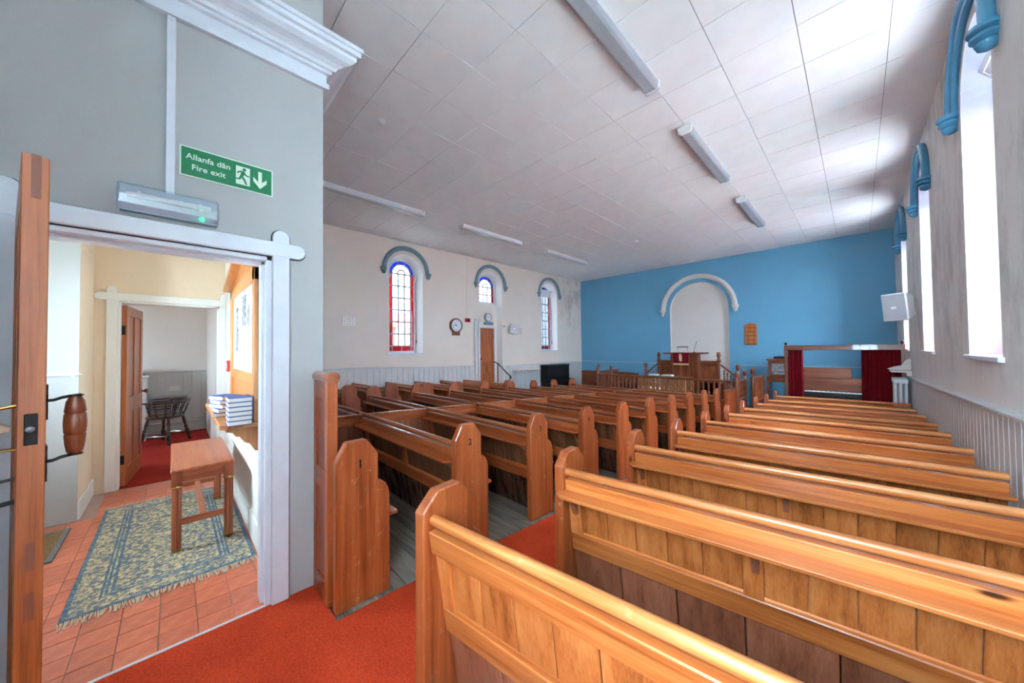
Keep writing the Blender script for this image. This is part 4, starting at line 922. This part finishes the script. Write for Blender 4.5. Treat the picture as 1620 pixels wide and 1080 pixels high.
def clock(name, label, y, z, r, x=XL):
    c = thing(name, label, 'clock', (x, y, z))
    MB().lathe([(r, .0), (r, .05), (r * .96, .075), (r * .84, .08), (r * .80, .06)], (0, 0, 0), 28, (1, 0, 0)).build('case', 'mahog_z' if r > .18 else 'steel', c, smooth=True)
    MB().lathe([(r * .82, .058), (r * .82, .064)], (0, 0, 0), 28, (1, 0, 0)).build('dial', 'dial', c)
    for k in range(12):
        a = k * math.pi / 6; ca, sa = math.cos(a), math.sin(a)
        MB(lambda x_, u, v: (x_, u * ca - v * sa, u * sa + v * ca)).box(.064, .067, -r * .025, r * .025, r * .56, r * .74).build('hour_mark', 'black', c)
    for nm, a, l in (('hour_hand', R(50), .42), ('minute_hand', R(95), .62)):
        ca, sa = math.cos(a), math.sin(a)
        MB(lambda x_, u, v: (x_, u * ca - v * sa, u * sa + v * ca)).box(.068, .071, -r * .03, r * .03, -r * .1, r * l).build(nm, 'black', c)
    return c
c = clock('wall_clock', 'large round wall clock in a dark wooden case', 6.13, 2.215, .225)
MB().box(.0, .06, -.13, .13, -.30, .05).build('drop_case', 'mahog_z', c, bevel=.006)
clock('wall_clock', 'small grey round clock above the vestry door', 7.60, 2.56, .15, XL - .22)
el = thing('emergency_light', 'pale blue emergency light box over the vestry door', 'emergency light', (XL - .22, 7.62, 2.31)); MB().box(0, .08, -.19, .19, 0, .1).build('cover', 'greymould', el, bevel=.01); MB().box(0, .02, -.2, .2, -.01, .11).build('tray', 'plasticw', el)
rb = thing('alarm_call_point', 'red fire alarm call point on the wall beside the large clock', 'alarm', (XL, 6.58, 2.40)); MB().box(0, .06, -.09, .09, -.06, .06).build('case', 'red', rb, bevel=.006); MB().box(.06, .064, -.05, .05, -.035, .035).build('glass', 'fall', rb)
cn = thing('cable_conduit', 'thin cream cable conduit dropping from the ceiling to the red call point', 'conduit', (XL, 6.58, 2.46)); MB().box(0, .015, -.015, .015, 0, ZC - 2.46).build('trunking', 'cream', cn); MB().box(0, .018, -.02, .02, .9, .93).build('clip', 'cream', cn)
pz = thing('heating_pipe', 'pair of white heating pipes rising beside the vestry door', 'pipe', (XL + .06, 0, 0))
for k, (y, zt) in enumerate(((6.86, 2.44), (7.0, 2.36))):
    MB().tube([(0, y, ZF), (0, y, zt - .05), (0, y + .015, zt - .015), (0, y + .04, zt), (0, 7.06, zt)], .03 if k == 0 else .027, 10).build('pipe', 'gloss', pz, smooth=True)
    for z in (.3, 1.3): MB().box(-.04, .036, y - .036, y + .036, z, z + .02).build('clip', 'gloss', pz)
ss = thing('junction_box', 'small white junction box beside the vestry door head', 'junction box', (XL, 8.14, 2.26)); MB().box(0, .05, -.06, .06, -.07, .07).build('case', 'paper', ss, bevel=.005); MB().box(.05, .054, -.02, .02, -.03, .03).build('switch', 'black', ss)
def speaker(loc, rot, label, sc=1.0, reach=.08):
    o = thing('loudspeaker', label, 'loudspeaker', loc); o.rotation_euler = rot; w, h_, d = .17 * sc, .22 * sc, .2 * sc
    m = MB()._add([(-w, 0, -h_), (w, 0, -h_), (w, 0, h_), (-w, 0, h_), (-w * .7, d, -h_ * .7), (w * .7, d, -h_ * .7), (w * .7, d, h_ * .7), (-w * .7, d, h_ * .7)], [(0, 1, 2, 3), (4, 5, 6, 7), (0, 1, 5, 4), (1, 2, 6, 5), (2, 3, 7, 6), (3, 0, 4, 7)])
    m.build('cabinet', 'plasticw', o, bevel=.015); MB().box(-w * .88, w * .88, -.008, .0, -h_ * .9, h_ * .9).build('grille', 'lensgrey', o); MB().box(-w * .2, w * .2, -.011, -.008, -h_ * .12, h_ * .05).build('badge', 'plasticw', o)
    MB().tube([(0, d * .8, 0), (0, d + reach, 0)], .015, 8).box(-.04, .04, d + reach - .02, d + reach, -.08, .08).build('bracket', 'steel', o); return o
speaker((XL + .26, 8.42, 2.19), (R(0), R(14), R(62)), 'white loudspeaker tilted on the wall beside the vestry door', .85)
speaker((.43, 8.42, 2.11), (R(6), 0, R(-40)), 'white loudspeaker bracketed between the tall windows', 1.05, .11)
for k, (y, z) in enumerate(((3.0, 2.22), (8.95, 2.13))):
    g = thing('air_vent', 'square pierced plaster air vent %s' % ('near the rear end of the clock wall' if k == 0 else 'between the vestry door and the piano'), 'air vent', (XL, y, z)); MB().box(0, .012, -.14, .14, -.14, .14).build('frame', 'cream', g, bevel=.004)
    for i in range(4):
        for j in range(4): MB().lathe([(.018, .012), (.018, .0135)], (0, -.09 + i * .06, -.09 + j * .06), 8, (1, 0, 0)).build('hole', 'steel', g)
def radiator(x, y0, y1, zb_, zt, label, depth=.14, s=1, step=.085):
    o = thing('radiator', label, 'radiator', (x, 0, 0), group='cast iron radiators'); y = y0
    sec = MB()
    for k in range(3): sec.cyl((s * (.03 + k * (depth - .04) / 2), 0, zb_ + .08), (s * (.03 + k * (depth - .04) / 2), 0, zt - .04), .022, k=8)
    sec.box(*sorted((0, s * (depth + .02))), -.022, .022, zt - .09, zt).box(*sorted((0, s * (depth + .02))), -.022, .022, zb_ + .05, zb_ + .14)
    me = sec.mesh('section', 'radiator', bevel=.012)
    while y < y1: link('section', me, o, (0, y, 0)); y += step
    for yy in (y0, y - step): MB().box(*sorted((s * .03, s * .08)), yy - .02, yy + .02, ZF, zb_ + .06).build('foot', 'radiator', o)
    return o
radiator(XL + .07, 8.6, 9.75, ZF, .66, 'white column radiator under the shelf beside the piano')
t = thing('radiator_shelf', 'pale shelf above the radiator beside the piano', 'shelf', (XL + .02, 9.2, .70)); MB().box(0, .26, -.66, .62, 0, .025).build('board', 'cream', t, bevel=.004)
for y in (-.5, .5): MB().prism([(0, 0), (.2, 0), (0, -.02)], 'y', y, y + .02).build('bracket', 'cream', t)
radiator(XR - .06, 9.62, 10.05, ZF, .86, 'white column radiator in front of the curtained booth', .17, -1)
t = thing('radiator_shelf', 'cream shelf with a curved upstand above the radiator at the curtained booth', 'shelf', (XR - .02, 9.65, .98))
MB().box(-.26, 0, -.12, .30, 0, .03).build('board', 'niche', t, bevel=.006); MB().prism([(-.30, .06), (-.22, .10), (-.12, .13), (-.06, .24), (0, .26), (0, .05), (-.24, .04)], 'y', -.02, .02).build('upstand', 'niche', t); MB().box(-.06, 0, -.10, .28, -.06, 0).build('bracket', 'niche', t)
# piano
pn = thing('upright_piano', 'black upright piano standing against the clock wall', 'piano', (XL + .05, 10.05, ZF))
PL = 1.32
MB().box(0, .38, 0, PL, .55, 1.2).build('upper_case', 'black', pn, bevel=.008); MB().box(0, .34, .02, PL - .02, .05, .58).build('lower_case', 'black', pn, bevel=.006); MB().box(-.01, .42, -.02, PL + .02, 1.2, 1.23).build('lid', 'black', pn, bevel=.006)
MB().box(.34, .62, 0, PL, .56, .66).build('key_bed', 'black', pn, bevel=.008); kb = MB().box(.40, .58, .08, PL - .08, .66, .675).build('fall_board', 'black', pn)
for e in (0, PL - .05): MB().box(.34, .60, e, e + .05, 0, .56).build('leg', 'black', pn, bevel=.006)
for a, b in ((.08, .42), (.48, .84), (.90, 1.24)): MB().box(.38, .392, a, b, .74, 1.12).build('front_panel', 'black', pn, bevel=.006)
MB().box(.38, .46, .3, 1.0, .74, .76).build('music_ledge', 'black', pn)
# bench seat along the blue wall behind the balustrade
bs = thing('wall_bench', 'long dark wooden bench against the blue wall beside the piano', 'bench', (-6.9, 12.6, ZF)); MB().box(-.9, .9, -.2, .2, .42, .46).build('seat', 'mahog_x', bs, bevel=.006); MB().box(-.9, .9, .2, .235, .0, .86).build('backrest', 'mahog_x', bs, bevel=.006)
for x in (-.85, 0, .85): MB().box(x - .03, x + .03, -.18, .18, 0, .42).build('leg', 'mahog_z', bs)
w = thing('wall_cable', 'thin white cable clipped along the blue wall', 'cable', (0, YB - .008, .90)); MB().tube([(XL + .02, 0, .02), (-6.5, 0, 0), (-4.95, 0, -.01)], .006, 5).build('run', 'paper', w); MB().tube([(-2.8, 0, .0), (-1.5, 0, -.02), (.6, 0, .01)], .006, 5).build('run', 'paper', w)
